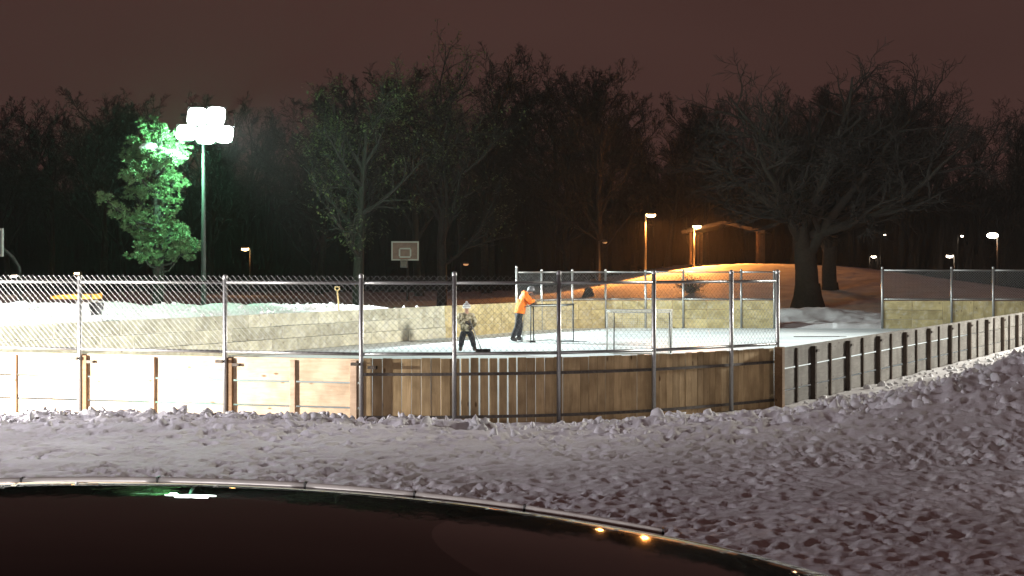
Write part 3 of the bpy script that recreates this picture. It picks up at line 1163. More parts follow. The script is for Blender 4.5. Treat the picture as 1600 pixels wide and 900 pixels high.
# the adult in orange, seen from behind-left, facing right and bowed over
J = dict(pelvis=(0, 0, .95), hem=(0.0, 0, .90), waist=(.03, 0, 1.12), chest=(.12, 0, 1.42), collar=(.21, 0, 1.58), neck=(.27, 0, 1.57), head=(.37, 0, 1.61), crown=(.40, 0, 1.69), face=(.45, 0, 1.52),
         sh_l=(.15, .21, 1.48), el_l=(.30, .25, 1.26), wr_l=(.44, .07, 1.20), hd_l=(.52, .0, 1.20),
         sh_r=(.15, -.21, 1.48), el_r=(.31, -.26, 1.28), wr_r=(.44, -.09, 1.31), hd_r=(.52, -.02, 1.31),
         hip_l=(-.01, .11, .86), kn_l=(.06, .16, .50), an_l=(.00, .17, .13), toe_l=(.16, .20, .075),
         hip_r=(-.02, -.11, .86), kn_r=(-.10, -.15, .50), an_r=(-.26, -.16, .13), toe_r=(-.10, -.18, .075))
pr, V = person((0.24, 53.5, 0), R(12), J, 1.06, "person in a bright orange jacket and grey helmet leaning on a black handled tool", M_ORANGE, M_NAVY, M_TANGLOVE)
pr.scale = (1.03, 1.03, 1.03)
# upright handle with a scraper blade
c = Vector((0.70, 53.55, 0))
root = empty("ice_scraper", c)
tag(root, "tall black handled ice scraper standing in front of the person in orange", "scraper")
MB().tube([(0, 0, 0.03), (-0.02, 0, 1.36)], 0.020, 8).build("handle", M_BLACK, root, True)
mbx = MB(); mbx.box((-0.10, 0, 0.03), (0.32, 0.05, 0.05)).box((-0.10, -0.03, 0.012), (0.32, 0.012, 0.02))
mbx.build("blade", M_BLACK, root)
mbx = MB(); mbx.tube([(-0.02, 0, 1.33), (-0.02, 0, 1.37)], 0.026, 8).build("grip", M_DARKSTEEL, root, True)

# the child facing the camera, pushing a black snow shovel
J = dict(pelvis=(0, 0, .66), hem=(0.0, 0, .60), waist=(.0, 0, .78), chest=(.02, 0, 1.0), collar=(.03, 0, 1.13), neck=(.03, 0, 1.14), head=(.05, 0, 1.27), crown=(.05, 0, 1.35), face=(.15, 0, 1.24),
         sh_l=(.03, .17, 1.04), el_l=(.06, .24, .84), wr_l=(.16, .16, .70), hd_l=(.22, .12, .66),
         sh_r=(.03, -.17, 1.04), el_r=(.06, -.24, .84), wr_r=(.16, -.02, .84), hd_r=(.22, .03, .82),
         hip_l=(0, .09, .60), kn_l=(.02, .17, .34), an_l=(-.01, .22, .10), toe_l=(.11, .25, .055),
         hip_r=(0, -.09, .60), kn_r=(.03, -.14, .34), an_r=(-.01, -.17, .10), toe_r=(.11, -.19, .055))
kx = at(729, 549, 47.5)
pr, V = person((kx.x, 47.5, 0), R(-86), J, 0.95, "child in a camouflage coat and striped knit hat pushing a black shovel", M_CAMO, M_NAVY, M_GLOVE, kid=True)
pr.scale = (1.0, 1.0, 1.0)


def add_hat(root, hc, r, main, band=None, helmet=False):
    mb_ = MB()
    prof = []
    for i in range(9):
        a = math.pi * 0.5 * i / 8
        prof.append((r * math.cos(a) if i < 8 else 0.001, r * 1.05 * math.sin(a)))
    prof = [(r * 1.0, -0.35 * r)] + prof
    mb_.lathe(prof, 16, hc)
    h = mb_.build("helmet" if helmet else "knit_hat", main, root, True)
    if band:
        for z0, z1 in ((-0.38, -0.10), (0.18, 0.34)):
            b_ = MB()
            b_.lathe([(r * 1.0, z0 * r), (r * 1.07, (z0 + .04) * r), (r * 1.06, (z1 - .04) * r), (r * 0.97, z1 * r)], 16, hc)
            b_.build("hat_stripe", band, h, True)
        MB().ball((hc[0], hc[1], hc[2] + r * 1.15), 0.035, 8, 6).build("pompom", main, h, True)
    if helmet:
        b_ = MB()
        b_.lathe([(r * 1.06, -0.30 * r), (r * 1.12, -0.2 * r), (r * 1.06, -0.1 * r)], 16, hc)
        b_.build("rim", M_DARKSTEEL, h, True)


persons = [o for o in COL.objects if o.name.startswith("person")]
add_hat(persons[0], (.375, 0, 1.63), 0.130, M_HELM, None, True)
add_hat(persons[1], (.045, 0, 1.295), 0.112, M_HATGREY, M_HATWHITE)

# child's shovel
kb = at(755, 549, 47.0)
root = empty("snow_shovel", (kb.x, 46.9, 0))
tag(root, "black bladed snow shovel pushed over the ice by the child", "shovel")
hp = Vector((kx.x + 0.10, 47.22, 0.92)) - Vector((kb.x, 46.9, 0))
MB().tube([(-0.05, 0.05, 0.10), hp], 0.016, 8).build("handle", M_GALV, root, True)
mb = MB()
N = 8
for i in range(N + 1):
    a = -0.2 + 1.25 * i / N
    y = -0.16 + 0.20 * math.sin(a); z = 0.015 + 0.20 * (1 - math.cos(a))
    for x in (-0.21, 0.21):
        mb.v.append((x, y, z)); 
    for x in (-0.21, 0.21):
        mb.v.append((x, y + 0.012, z + 0.006))
for i in range(N):
    n = i * 4
    mb.f += [(n, n + 1, n + 5, n + 4), (n + 2, n + 6, n + 7, n + 3), (n, n + 4, n + 6, n + 2), (n + 1, n + 3, n + 7, n + 5)]
mb.f += [(0, 2, 3, 1), (N * 4, N * 4 + 1, N * 4 + 3, N * 4 + 2)]
mb.build("blade", M_BLACK, root)


# hockey sticks on the ice
def stick(px0, px1, py, label):
    d = FPX * H_EYE / (py - HORIZON)
    a = at(px0, py, d); b = at(px1, py, d)
    root = empty("hockey_stick", (a.x, d, 0.0))
    tag(root, label, "hockey stick", "hockey sticks lying on the ice")
    L = b.x - a.x
    piece("shaft", (round(L, 2), 0.035, 0.025), M_BLACK, root, (L / 2, 0, 0.014), (0, 0, R(3)), 0.003)
    mb_ = MB()
    mb_.box((L + 0.12, 0.05, 0.014), (0.28, 0.07, 0.012), Matrix.Rotation(R(28), 3, 'Z'))
    mb_.build("stick_blade", M_BLACK, root)


stick(1240, 1312, 526.5, "dark hockey stick lying alone on the ice near the gate gap")
stick(868, 905, 534.2, "dark hockey stick lying beside the dark framed goal")


# ------------------------------------------------------------------ floodlight poles
M_LENS = emit("flood_lens", (0.90, 1.0, 0.94), 14.0)
M_POLE = plain("pole_steel", (0.018, 0.019, 0.019), 0.7, 0.0)


def point_light(name, parent, loc, power, col, radius=0.12):
    ld = bpy.data.lights.new(name, 'POINT')
    ld.energy = power
    ld.color = col
    ld.shadow_soft_size = radius
    o = bpy.data.objects.new(name, ld)
    COL.objects.link(o)
    o.parent = parent
    o.location = loc
    return o


def spot_light(name, parent, loc, target, power, col, size, blend, radius=0.2):
    ld = bpy.data.lights.new(name, 'SPOT')
    ld.energy = power
    ld.color = col
    ld.spot_size = R(size)
    ld.spot_blend = blend
    ld.shadow_soft_size = radius
    o = bpy.data.objects.new(name, ld)
    COL.objects.link(o)
    o.parent = parent
    o.location = loc
    o.rotation_euler = (Vector(target) - (parent.location + Vector(loc))).to_track_quat('-Z', 'Y').to_euler()
    return o


def flood_pole(base, height, aim, label, heads, power, col, lens_mat, arm_w=1.5, cone=105, spill=0, soft=0.12, blend=0.55):
    root = empty("floodlight_pole", base, 0)
    tag(root, label, "floodlight", "floodlight poles around the rink")
    MB().tube([(0, 0, -0.3), (0, 0, height * 0.5), (0, 0, height + 0.3)], [0.10, 0.08, 0.055], 12).build("pole", M_POLE, root, True)
    f = Vector((aim[0] - base[0], aim[1] - base[1], 0)).normalized()
    if spill: f = Vector((3 - base[0], 30 - base[1], 0)).normalized()   # heads swivelled towards the near end
    a = math.atan2(f.y, f.x)
    Rz = Matrix.Rotation(a, 3, 'Z')
    for zz in sorted({h[1] for h in heads}):
        p = Rz @ Vector((0.06, -arm_w / 2, 0)); q = Rz @ Vector((0.06, arm_w / 2, 0))
        MB().tube([(p.x, p.y, height + zz), (q.x, q.y, height + zz)], 0.035, 8).build("cross_arm", M_POLE, root, True)
    for (y, zz, w, h) in heads:
        M = Rz @ Matrix.Rotation(R(22), 3, 'Y')
        c0 = Rz @ Vector((0.26, y, 0)) + Vector((0, 0, height + zz))
        mb_ = MB()
        n = len(mb_.v)
        # tapered housing
        prof = [(-0.20, 0.45), (-0.12, 0.72), (0.14, 1.0)]
        for x, k in prof:
            for (sy, sz) in ((-1, -1), (1, -1), (1, 1), (-1, 1)):
                p = M @ Vector((x, sy * w / 2 * k, sz * h / 2 * k)) + c0
                mb_.v.append(tuple(p))
        for i in range(2):
            for k in range(4):
                a0 = n + i * 4
                mb_.f.append((a0 + k, a0 + (k + 1) % 4, a0 + 4 + (k + 1) % 4, a0 + 4 + k))
        mb_.f.append((n + 3, n + 2, n + 1, n))
        hd = mb_.build("lamp_head", M_POLE, root)
        ln = MB()
        N = 20
        ln.v.append(tuple(M @ Vector((0.175, 0, 0)) + c0))
        for k in range(N):
            t = 2 * math.pi * k / N
            cx = math.copysign(abs(math.cos(t)) ** 0.55, math.cos(t)); sx = math.copysign(abs(math.sin(t)) ** 0.55, math.sin(t))
            ln.v.append(tuple(M @ Vector((0.145, cx * w * 0.49, sx * h * 0.49)) + c0))
        for k in range(N):
            ln.f.append((0, 1 + k, 1 + (k + 1) % N))
        ln.build("lens", lens_mat, hd)
    p = Rz @ Vector((0.55, 0, 0))
    spot_light("flood_beam", root, (p.x, p.y, height + 0.2), (aim[0], aim[1], 0), power, col, cone, blend, soft)
    if spill:
        point_light("flood_spill", root, (p.x - 0.75, p.y - 0.15, height - 0.60), spill, (0.34, 1.0, 0.58), 0.15)
    return root


fb = at(318, 416, 60)
flood_pole((fb.x, 60, 0.2), 7.05, (10, 56), "tall pole with a bank of glaring floodlights beside the green lit pine",
           [(-0.34, 0.60, 0.72, 0.70), (0.34, 0.64, 0.72, 0.72), (-0.72, 0.02, 0.74, 0.60), (0.0, -0.03, 0.74, 0.72), (0.66, 0.0, 0.66, 0.66)],
           P_FLOOD_VISIBLE, (0.93, 1.0, 0.98), M_LENS, 1.7, 106, P_FLOOD_SPILL, 0.12, 1.0)
M_LENS2 = emit("flood_lens_white", (1.0, 0.97, 0.90), 40.0)
hd2 = [(-0.4, 0, 0.6, 0.55), (0.4, 0, 0.6, 0.55)]
flood_pole((33.0, 47.0, 0.1), 11.0, (5, 45), "floodlight pole outside the right hand boards beyond the picture edge", hd2, P_FLOOD_RIGHT, (1.0, 0.96, 0.84), M_LENS2, 1.5, 80, 0, 1.4, 0.35)
flood_pole((-18.6, 38.0, 0.2), 8.0, (2, 46), "floodlight pole behind the left boards beyond the picture edge", hd2, P_FLOOD_LEFT, (0.95, 1.0, 0.95), M_LENS2)

flood_pole((-16.5, 22.0, 0.3), 6.2, (-1, 21), "floodlight pole in front of the near boards beyond the left picture edge", hd2, P_FLOOD_NEAR, (0.97, 0.91, 1.0), M_LENS2, 1.5, 120)

# added low lamp on a tripod, standing in for headlights on the near boards
wl = Vector((-13.6, 21.6, 0.35))
root = empty("added_low_lamp", wl)
tag(root, "added low tripod lamp standing in for headlights, aimed at the near boards beyond the left picture edge", "stand-in lamp")
for k in range(3):
    a = 2 * math.pi * k / 3 + 0.4
    MB().tube([(0.45 * math.cos(a), 0.45 * math.sin(a), 0.0), (0, 0, 0.5)], 0.016, 6).build("leg", M_DARKSTEEL, root, True)
MB().tube([(0, 0, 0.4), (0, 0, 0.68)], 0.02, 8).build("mast", M_DARKSTEEL, root, True)
mb = MB(); mb.box((0, 0, 0.78), (0.16, 0.42, 0.30), Matrix.Rotation(R(33), 3, 'Z')); mb.build("lamp_head", M_DARKSTEEL, root)
spot_light("added_low_bulb", root, (0.25, 0.15, 0.78), (-10.4, 26.0, 0.95), P_ADDED_LOW_LAMP, (1.0, 0.95, 0.86), 108, 0.85, 0.08)


# added lamp behind the photographer, a fill for foreground snow and near boards
root = empty("fill_lamp", (-4.0, -12.0, 0.5))
tag(root, "added low fill lamp behind the viewpoint", "street lamp")
MB().tube([(0, 0, -0.3), (0, 0, 3.3)], [0.08, 0.06], 10).build("post", M_POLE, root, True)
mb = MB(); mb.box((0, 0.1, 3.42), (0.5, 0.24, 0.22)); mb.build("lamp_head", M_POLE, root)
mb = MB(); mb.box((0, 0.228, 3.42), (0.42, 0.012, 0.16)); mb.build("lens", M_LENS2, root)
spot_light("fill_bulb", root, (0, 0.5, 3.42), (1.5, 24.0, 1.2), P_FILL_LAMP, (1.0, 0.91, 0.90), 95, 0.7, 0.2)

# ------------------------------------------------------------------ park lamps
M_SOD = emit("sodium_lamp", (1.0, 0.62, 0.26), 30.0)
M_SODW = emit("warm_white_lamp", (1.0, 0.82, 0.62), 26.0)
M_LAMPPOLE = plain("lamp_post_paint", (0.05, 0.045, 0.04), 0.6)


def park_lamp(px, py, d, zg, side, label, power, mat=None, r=0.20, arm=0.35, post=True, col=(1.0, 0.34, 0.065)):
    p = at(px, py, d)
    root = empty("park_lamp", (p.x - side * arm, d, zg))
    tag(root, label, "street lamp", "lit lamps in the park")
    h = p.z - zg
    if post:
        MB().tube([(0, 0, -0.3), (0, 0, h + 0.10)], [0.075, 0.05], 8).build("post", M_LAMPPOLE, root, True)
        MB().tube([(0, 0, h + 0.05), (side * arm * 0.6, 0, h + 0.18), (side * arm, 0, h + 0.16)], 0.03, 6).build("arm", M_LAMPPOLE, root, True)
    mb_ = MB()
    mb_.lathe([(0.02, 0.20), (r * 0.7, 0.17), (r * 1.12, 0.07), (r * 1.12, 0.03)], 12, (side * arm, 0, h))
    mb_.build("lamp_hood", M_LAMPPOLE, root, True)
    mb_ = MB()
    mb_.ball((side * arm, 0, h), r, 12, 8, (1.25, 1, 0.62))
    mb_.build("lamp_globe", mat or M_SOD, root, True)
    if power:
        lx_, ly_, lz_ = side * arm, -0.05, h - r * 0.7 - 0.06
        spot_light("sodium_bulb", root, (lx_, ly_, lz_), (root.location.x + lx_, root.location.y + ly_ - 2.2, zg), power, col, 124, 0.5, 0.12)
    return root


zh = lambda x, y: float(ground_base(np.array([x]), np.array([y]))[0][0])


def lamp_on(px, py, d, *a, **k):
    x = at(px, py, d).x
    return park_lamp(px, py, d, zh(x, min(d, 134)), *a, **k)


lamp_on(1017, 336, 104, 1, "tall orange park lamp on a straight post at the left of the hill", P_SODIUM, r=0.24)
lamp_on(1089, 354, 108, 1, "orange lamp at the corner of the pavilion roof on the hill", P_SODIUM * 1.9, r=0.22, arm=0.2)
lamp_on(383, 389, 112, -1, "small orange park lamp right of the floodlight pole in the trees", 60, r=0.20)
lamp_on(120, 427, 118, -1, "small orange lamp just above the fence top at far left", 20, r=0.15)
lamp_on(22, 431, 112, -1, "small white lamp just above the fence top at the left edge", 15, M_SODW, r=0.17)
lamp_on(1551, 368, 122, -1, "large yellow lamp highest of the lights at far right", 60, M_SODW, r=0.34)
lamp_on(1484, 400, 126, -1, "yellow lamp lower left of the large one at far right", 40, M_SODW, r=0.22)
lamp_on(1365, 401, 130, 1, "small yellow lamp between the big oak and the far right fence", 20, M_SODW, r=0.16)
lamp_on(1383, 367, 130, 1, "tiny white lamp high above the far right fence end", 0, M_SODW, r=0.07)
lamp_on(1503, 369, 130, 1, "tiny white lamp left of the large yellow lamp", 0, M_SODW, r=0.10)
lamp_on(945, 379, 104, 1, "faint small lamp on a thin post left of the hill lamps", 0, plain("dim_lamp_glass", (0.5, 0.48, 0.45), 0.3), r=0.12)
lamp_on(728, 413, 125, 1, "narrow orange light low among the trees beyond the child", 0, emit("dim_orange", (1.0, 0.45, 0.2), 0.7), r=0.16)

# ------------------------------------------------------------------ pavilion on the hill
c = at(1138, 412, 112)
zp = zh(c.x, 112) - 0.05
root = empty("picnic_pavilion", (c.x, 112, zp), R(-12))
tag(root, "open sided picnic pavilion with a low gable roof on top of the hill", "pavilion")
M_PAV = wood("pavilion_timber", (0.10, 0.06, 0.035), (0.16, 0.10, 0.06), 0.1, knots=False)
M_ROOF = plain("pavilion_shingles", (0.045, 0.038, 0.033), 0.9, noise=0.4, nscale=14)
W2, D2, hE, hP = 2.7, 4.2, 2.10, 2.75
for ix, x in enumerate((-2.15, 2.15)):
    for y in (-3.6, -1.2, 1.2, 3.6):
        piece("post", (0.15, 0.15, 2.12), M_PAV, root, (x, y, 1.06), (0, 0, 0), 0.01)
for s in (-1, 1):
    sl = math.atan2(hP - hE, W2)
    L = math.hypot(W2, hP - hE)
    o = piece("roof_slope", (round(L, 2), 2 * D2, 0.10), M_ROOF, root, (s * W2 / 2, 0, (hE + hP) / 2 + 0.06), (0, s * sl, 0), 0.01)
    piece("beam", (0.16, 7.6, 0.2), M_PAV, root, (s * 2.15, 0, 2.20), (0, 0, 0), 0.01)
    piece("fascia", (round(L - 0.05, 2), 0.06, 0.22), M_ROOF, root, (s * W2 / 2, -D2 - 0.035, (hE + hP) / 2 + 0.02), (0, s * sl, 0), 0.01)

# ------------------------------------------------------------------ basketball hoops
M_BOARD = plain("hoop_backboard", (0.34, 0.20, 0.165), 0.5, noise=0.2, nscale=4)
M_RIM = plain("hoop_rim_orange", (0.50, 0.14, 0.04), 0.5)
M_GREYPANEL = plain("grey_panel", (0.30, 0.31, 0.33), 0.6, noise=0.2, nscale=5)


def hoop(px, py0, py1, d, w, rz, label, mat):
    top = at(px, py0, d); bot = at(px, py1, d)
    h = top.z - bot.z
    g0 = 0.1
    root = empty("basketball_hoop", (top.x, d, g0), rz)
    tag(root, label, "basketball hoop", "basketball hoops beyond the left boards")
    zc = (top.z + bot.z) / 2 - g0
    piece("backboard", (round(w, 2), 0.05, round(h, 2)), mat, root, (0, 0, zc), (0, 0, 0), 0.01)
    mb_ = MB()
    t = 0.085
    for (x, z, a, b) in ((0, h / 2 - t / 2, w, t), (0, -h / 2 + t / 2, w, t), (-w / 2 + t / 2, 0, t, h - 2 * t), (w / 2 - t / 2, 0, t, h - 2 * t)):
        mb_.box((x, -0.032, zc + z), (a, 0.012, b))
    mb_.build("white_border", M_WHITEPAINT, root)
    mb_ = MB()
    iw, ih, iz = w * 0.40, h * 0.44, -h * 0.10
    for (x, z, a, b) in ((0, ih / 2, iw, t), (0, -ih / 2, iw, t), (-iw / 2, 0, t, ih - t), (iw / 2, 0, t, ih - t)):
        mb_.box((x, -0.033, zc + iz + z), (a, 0.012, b))
    mb_.build("target_square", M_WHITEPAINT, root)
    piece("bracket", (0.42, 0.14, 0.42), M_GREYPANEL, root, (-0.06, -0.02, zc - h / 2 - 0.20), (0, 0, 0), 0.02)
    pts = []
    for k in range(21):
        a = 2 * math.pi * k / 20
        pts.append((0.225 * math.cos(a) - 0.02, -0.34 + 0.225 * math.sin(a), zc - h / 2 + 0.10))
    MB().tube(pts, 0.010, 5, cap=False).build("rim", M_RIM, root, True)
    nb = MB()
    for k in range(12):
        a = 2 * math.pi * k / 12
        for s in (-1, 1):
            a2 = a + s * 0.5
            nb.tube([(0.22 * math.cos(a) - 0.02, -0.34 + 0.22 * math.sin(a), zc - h / 2 + 0.10), (0.12 * math.cos(a2) - 0.02, -0.34 + 0.12 * math.sin(a2), zc - h / 2 - 0.32)], 0.006, 3, cap=False)
    n_ = nb.build("net", M_NET, root)
    MB().tube([(0, 0.03, zc), (0, 0.7, zc - 0.5), (0, 1.0, zc - 0.9), (0, 1.1, 0)], [0.06, 0.07, 0.075, 0.08], 8).build("pole", M_POLE, root, True)


hoop(633, 377, 407, 95, 1.58, R(-4), "basketball backboard with a white square facing us above the near fence", M_BOARD)
hoop(-7, 357, 401, 60, 0.95, R(-38), "grey basketball backboard cut off by the left picture edge", M_GREYPANEL)

# ------------------------------------------------------------------ odds and ends on the left bank
M_YEL = plain("yellow_plastic", (0.80, 0.36, 0.03), 0.45, noise=0.15)
dS = 46.5
c = at(119, 466, dS)
zs = zh(c.x, dS)
root = empty("plastic_sled", (c.x, dS, c.z - 0.03), R(4))
tag(root, "long narrow yellow sled shape lying on the left snowbank", "sled")
mb = MB()
prof = [(-0.70, 0.02, 0.03), (-0.58, 0.12, 0.06), (-0.35, 0.2, 0.085), (0, 0.23, 0.10), (0.4, 0.23, 0.10), (0.58, 0.20, 0.10), (0.66, 0.12, 0.12), (0.71, 0.03, 0.15)]
for x, hw, h in prof:
    mb.v += [(x, -hw, 0.012), (x, -hw, h + 0.03), (x, -hw * 0.85, h + 0.045), (x, -hw * 0.8, h * 0.35), (x, hw * 0.8, h * 0.35), (x, hw * 0.85, h + 0.045), (x, hw, h + 0.03), (x, hw, 0.012)]
for i in range(len(prof) - 1):
    for k in range(8):
        mb.f.append((i * 8 + k, i * 8 + (k + 1) % 8, (i + 1) * 8 + (k + 1) % 8, (i + 1) * 8 + k))
mb.f.append(tuple(range(7, -1, -1))); mb.f.append(tuple((len(prof) - 1) * 8 + k for k in range(8)))
mb.build("hull", M_YEL, root)
MB().box((0.44, -0.215, 0.08), (0.05, 0.05, 0.11)).build("strap", M_BLACK, root)

dC = 42.2
c = at(150, 500, dC)
zc_ = zh(c.x, dC)
root = empty("garden_chair", (c.x, dC, zc_ + 0.02), R(10))
tag(root, "small black chair on thin legs standing on the left snowbank", "chair")
mb = MB()
N = 6
for i in range(N + 1):              # curved bucket back
    t = i / N
    w = 0.10 + 0.075 * min(1, t * 1.5) - (0.03 if i == N else 0)
    for k in range(9):
        a = -1.15 + 2.3 * k / 8
        mb.v.append((w * math.sin(a) / math.sin(1.15), 0.06 + 0.09 * math.cos(a) + 0.05 * t, 0.13 + 0.30 * t))
for i in range(N):
    for k in range(8):
        mb.f.append((i * 9 + k, i * 9 + k + 1, i * 9 + 10 + k, i * 9 + 9 + k))
bk = mb.build("backrest", M_BLACK, root, True)
sm = bk.modifiers.new("thick", 'SOLIDIFY'); sm.thickness = 0.02
piece("seat", (0.26, 0.24, 0.03), M_BLACK, root, (0.0, 0.0, 0.13), (0, 0, 0), 0.008)
for sx in (-1, 1):
    for sy in (-1, 1):
        MB().tube([(sx * 0.11, sy * 0.09, 0.13), (sx * 0.17, sy * 0.13, -0.06)], 0.009, 6).build("leg", M_GALV, root, True)

dV = 53.5
c = at(527, 478, dV)
root = empty("snow_shovel", (c.x, dV, c.z - 0.15))
tag(root, "wooden D handled shovel stuck upright in the far snowbank", "shovel")
M_ASH = wood("ash_handle", (0.62, 0.45, 0.20), (0.75, 0.58, 0.30), 0.05, knots=False)
MB().tube([(0.06, 0, 0), (0.0, 0, 0.64)], 0.024, 8).build("shaft", M_ASH, root, True)
pts = [(0, 0, 0.62), (-0.075, 0, 0.70), (-0.07, 0, 0.76), (0.07, 0, 0.76), (0.075, 0, 0.70), (0, 0, 0.62)]
MB().tube(pts, 0.020, 6).build("grip", M_ASH, root, True)
mb = MB(); mb.box((0.085, 0, -0.2), (0.38, 0.02, 0.42)); mb.build("blade", M_DARKSTEEL, root)

# dark rubbish bin on the hill foot
c = at(920, 457, 92)
root = empty("waste_bin", (c.x, 92, zh(c.x, 92) - 0.05))
tag(root, "dark low bin shape standing on the foot of the orange hill", "bin")
MB().lathe([(0.40, 0), (0.38, 0.05), (0.22, 0.42), (0.20, 0.5), (0.10, 0.56), (0.001, 0.58)], 14).build("drum", M_BLACK, root, True)
MB().lathe([(0.215, 0.42), (0.25, 0.44), (0.25, 0.47), (0.21, 0.5)], 14).build("lid_rim", M_DARKSTEEL, root, True)


# ------------------------------------------------------------------ trees
class Tree:
    def __init__(self, seed):
        self.r = random.Random(seed)
        self.trunk = MB()
        self.crown = MB()
        self.tips = []

    def branch(self, p, d, L, r0, lev, P):
        rr = self.r
        nseg = P['seg'][lev]
        pts = [p.copy()]
        rad = [r0]
        dirs = [d.copy()]
        for i in range(nseg):
            j = P['jit'][lev]
            d = (d + Vector((rr.uniform(-j, j), rr.uniform(-j, j), rr.uniform(-j, j) + P['up'][lev]))).normalized()
            p = p + d * (L / nseg)
            pts.append(p.copy())
            dirs.append(d.copy())
            rad.append(max(P['rmin'], r0 * (1 - (1 - P['tip'][lev]) * (i + 1) / nseg)))
        tgt = self.trunk if lev <= P.get('trunk_lev', 0) else self.crown
        tgt.tube(pts, rad, P['sides'][lev], cap=False)
        if lev >= P['levels']:
            self.tips.append((pts[-1], d))
            return
        n = P['n'][lev]
        n = int(n * rr.uniform(0.8, 1.2) + 0.5)
        for k in range(n):
            t = P['start'][lev] + (1 - P['start'][lev]) * ((k + rr.random()) / n)
            i = min(int(t * nseg), nseg - 1)
            f = t * nseg - i
            q = pts[i].lerp(pts[i + 1], f)
            rq = rad[i] + (rad[i + 1] - rad[i]) * f
            dd = dirs[min(i + 1, nseg)]
            x, y = perp(dd)
            az = rr.uniform(0, 2 * math.pi)
            an = R(rr.uniform(*P['ang'][lev]))
            nd = (dd * math.cos(an) + (x * math.cos(az) + y * math.sin(az)) * math.sin(an)).normalized()
            Ln = L * rr.uniform(*P['len'][lev]) * (1 - P['taperlen'][lev] * t)
            self.branch(q, nd, Ln, min(rq * 0.8, r0 * P['rr'][lev]), lev + 1, P)


BARE = dict(levels=4, seg=[6, 5, 4, 3, 2], jit=[.07, .16, .22, .28, .3], up=[.02, .10, .08, .05, .03], tip=[.25, .2, .25, .3, .5], rmin=0.011,
            sides=[9, 6, 4, 3, 3], n=[13, 7, 7, 6], start=[.28, .2, .15, .1], ang=[(28, 62), (25, 55), (25, 60), (25, 65)],
            len=[(.40, .62), (.38, .6), (.35, .6), (.35, .65)], taperlen=[.45, .3, .3, .3], rr=[.42, .5, .5, .55], trunk_lev=0)


def tree_meshes(seed, H, r, P, name):
    t = Tree(seed)
    t.branch(Vector((0, 0, -0.3)), Vector((0, 0, 1)), H * 0.86, r, 0, P)
    # root flare
    t.trunk.tube([(0, 0, -0.4), (0, 0, 0.15), (0, 0, 0.7)], [r * 1.6, r * 1.25, r * 0.98], 9, cap=False)
    a = t.trunk.mesh(name + "_trunk"); b = t.crown.mesh(name + "_crown")
    a.materials.append(M_BARK); b.materials.append(M_TWIG)
    a.polygons.foreach_set("use_smooth", [True] * len(a.polygons))
    top = max(v[2] for v in t.crown.v)
    return a, b, top, t


protos = []
for i in range(5):
    P = dict(BARE)
    if i == 1: P['ang'] = [(18, 45), (20, 45), (25, 55), (25, 60)]
    if i == 2: P['n'] = [16, 7, 7, 6]; P['start'] = [.18, .2, .15, .1]
    if i == 3: P['ang'] = [(35, 75), (25, 55), (25, 60), (25, 65)]; P['up'] = [.02, .16, .1, .05, .03]
    protos.append(tree_meshes(100 + i, 12.0, 0.22, P, "bare_tree"))


def place_tree(i, x, y, z, height, rz, label, group, name="bare_tree"):
    a, b, top, t = protos[i]
    s = height / top
    root = empty(name, (x, y, z), rz)
    root.scale = (s * rnd.uniform(0.95, 1.2), s * rnd.uniform(0.95, 1.2), s)
    tag(root, label, "tree", group)
    link("trunk", a, root); link("crown", b, root)
    return root


ENV_X = [-200, 0, 100, 200, 300, 400, 450, 520, 600, 700, 780, 870, 950, 1010, 1060, 1150, 1270, 1380, 1450, 1520, 1600, 1800]
ENV_Y = [125, 125, 132, 140, 132, 125, 120, 115, 80, 62, 68, 66, 85, 125, 165, 125, 110, 95, 112, 145, 150, 150]


def gz(x, y):
    a = zh(x, min(y, 134)) if y < 134 else -9
    b = float(wood_hill(np.array([x]), np.array([y]))[0]) if y >= 120 else -9
    return max(a, b)


tr = random.Random(12)
k = 0
for d0, n, push in ((118, 20, 0), (134, 22, 10), (158, 22, 14)):
    for i in range(n):
        px = -170 + (1940 / n) * (i + tr.uniform(0.1, 0.9))
        d = d0 + tr.uniform(-8, 8)
        x = (px - 800) / FPX * d
        if 1000 < px < 1230 and d < 124:
            d = 126 + tr.uniform(0, 6)
            x = (px - 800) / FPX * d
        ty = np.interp(px, ENV_X, ENV_Y) + tr.uniform(-12, 42) + push
        zt = H_EYE + (HORIZON - ty) / FPX * d
        z = gz(x, d) - 0.1
        place_tree(tr.randrange(5), x, d, z, zt - z, tr.uniform(0, 6.28), "bare leafless tree in the dark wood beyond the rink", "bare trees in the dark wood")
        k += 1

# understorey brush closing the wood between the trunks, one mass
mb = MB()
br = random.Random(31)
for i in range(5200):
    d = br.uniform(128, 215)
    px = br.uniform(-260, 1860)
    x = (px - 800) / FPX * d
    z = gz(x, d) if i % 4 == 0 else max(float(np.interp(d, [120, 133, 150, 230], [0, 0.25, 1.0, 9.0])), 0.2) - 0.6
    h = br.uniform(3.0, 9.0)
    w = br.uniform(0.4, 1.6)
    for q in range(4):
        ax = br.uniform(-w, w)
        mb.tube([(x, d, z), (x + ax * 0.5, d + br.uniform(-.5, .5), z + h * 0.5), (x + ax, d + br.uniform(-.8, .8), z + h * br.uniform(0.7, 1))], [0.10, 0.07, 0.03], 3, cap=False)
o = mb.build("undergrowth", M_TWIG)
tag(o, "dense dark brush and saplings filling the wood behind the trees", "undergrowth", None, "stuff")

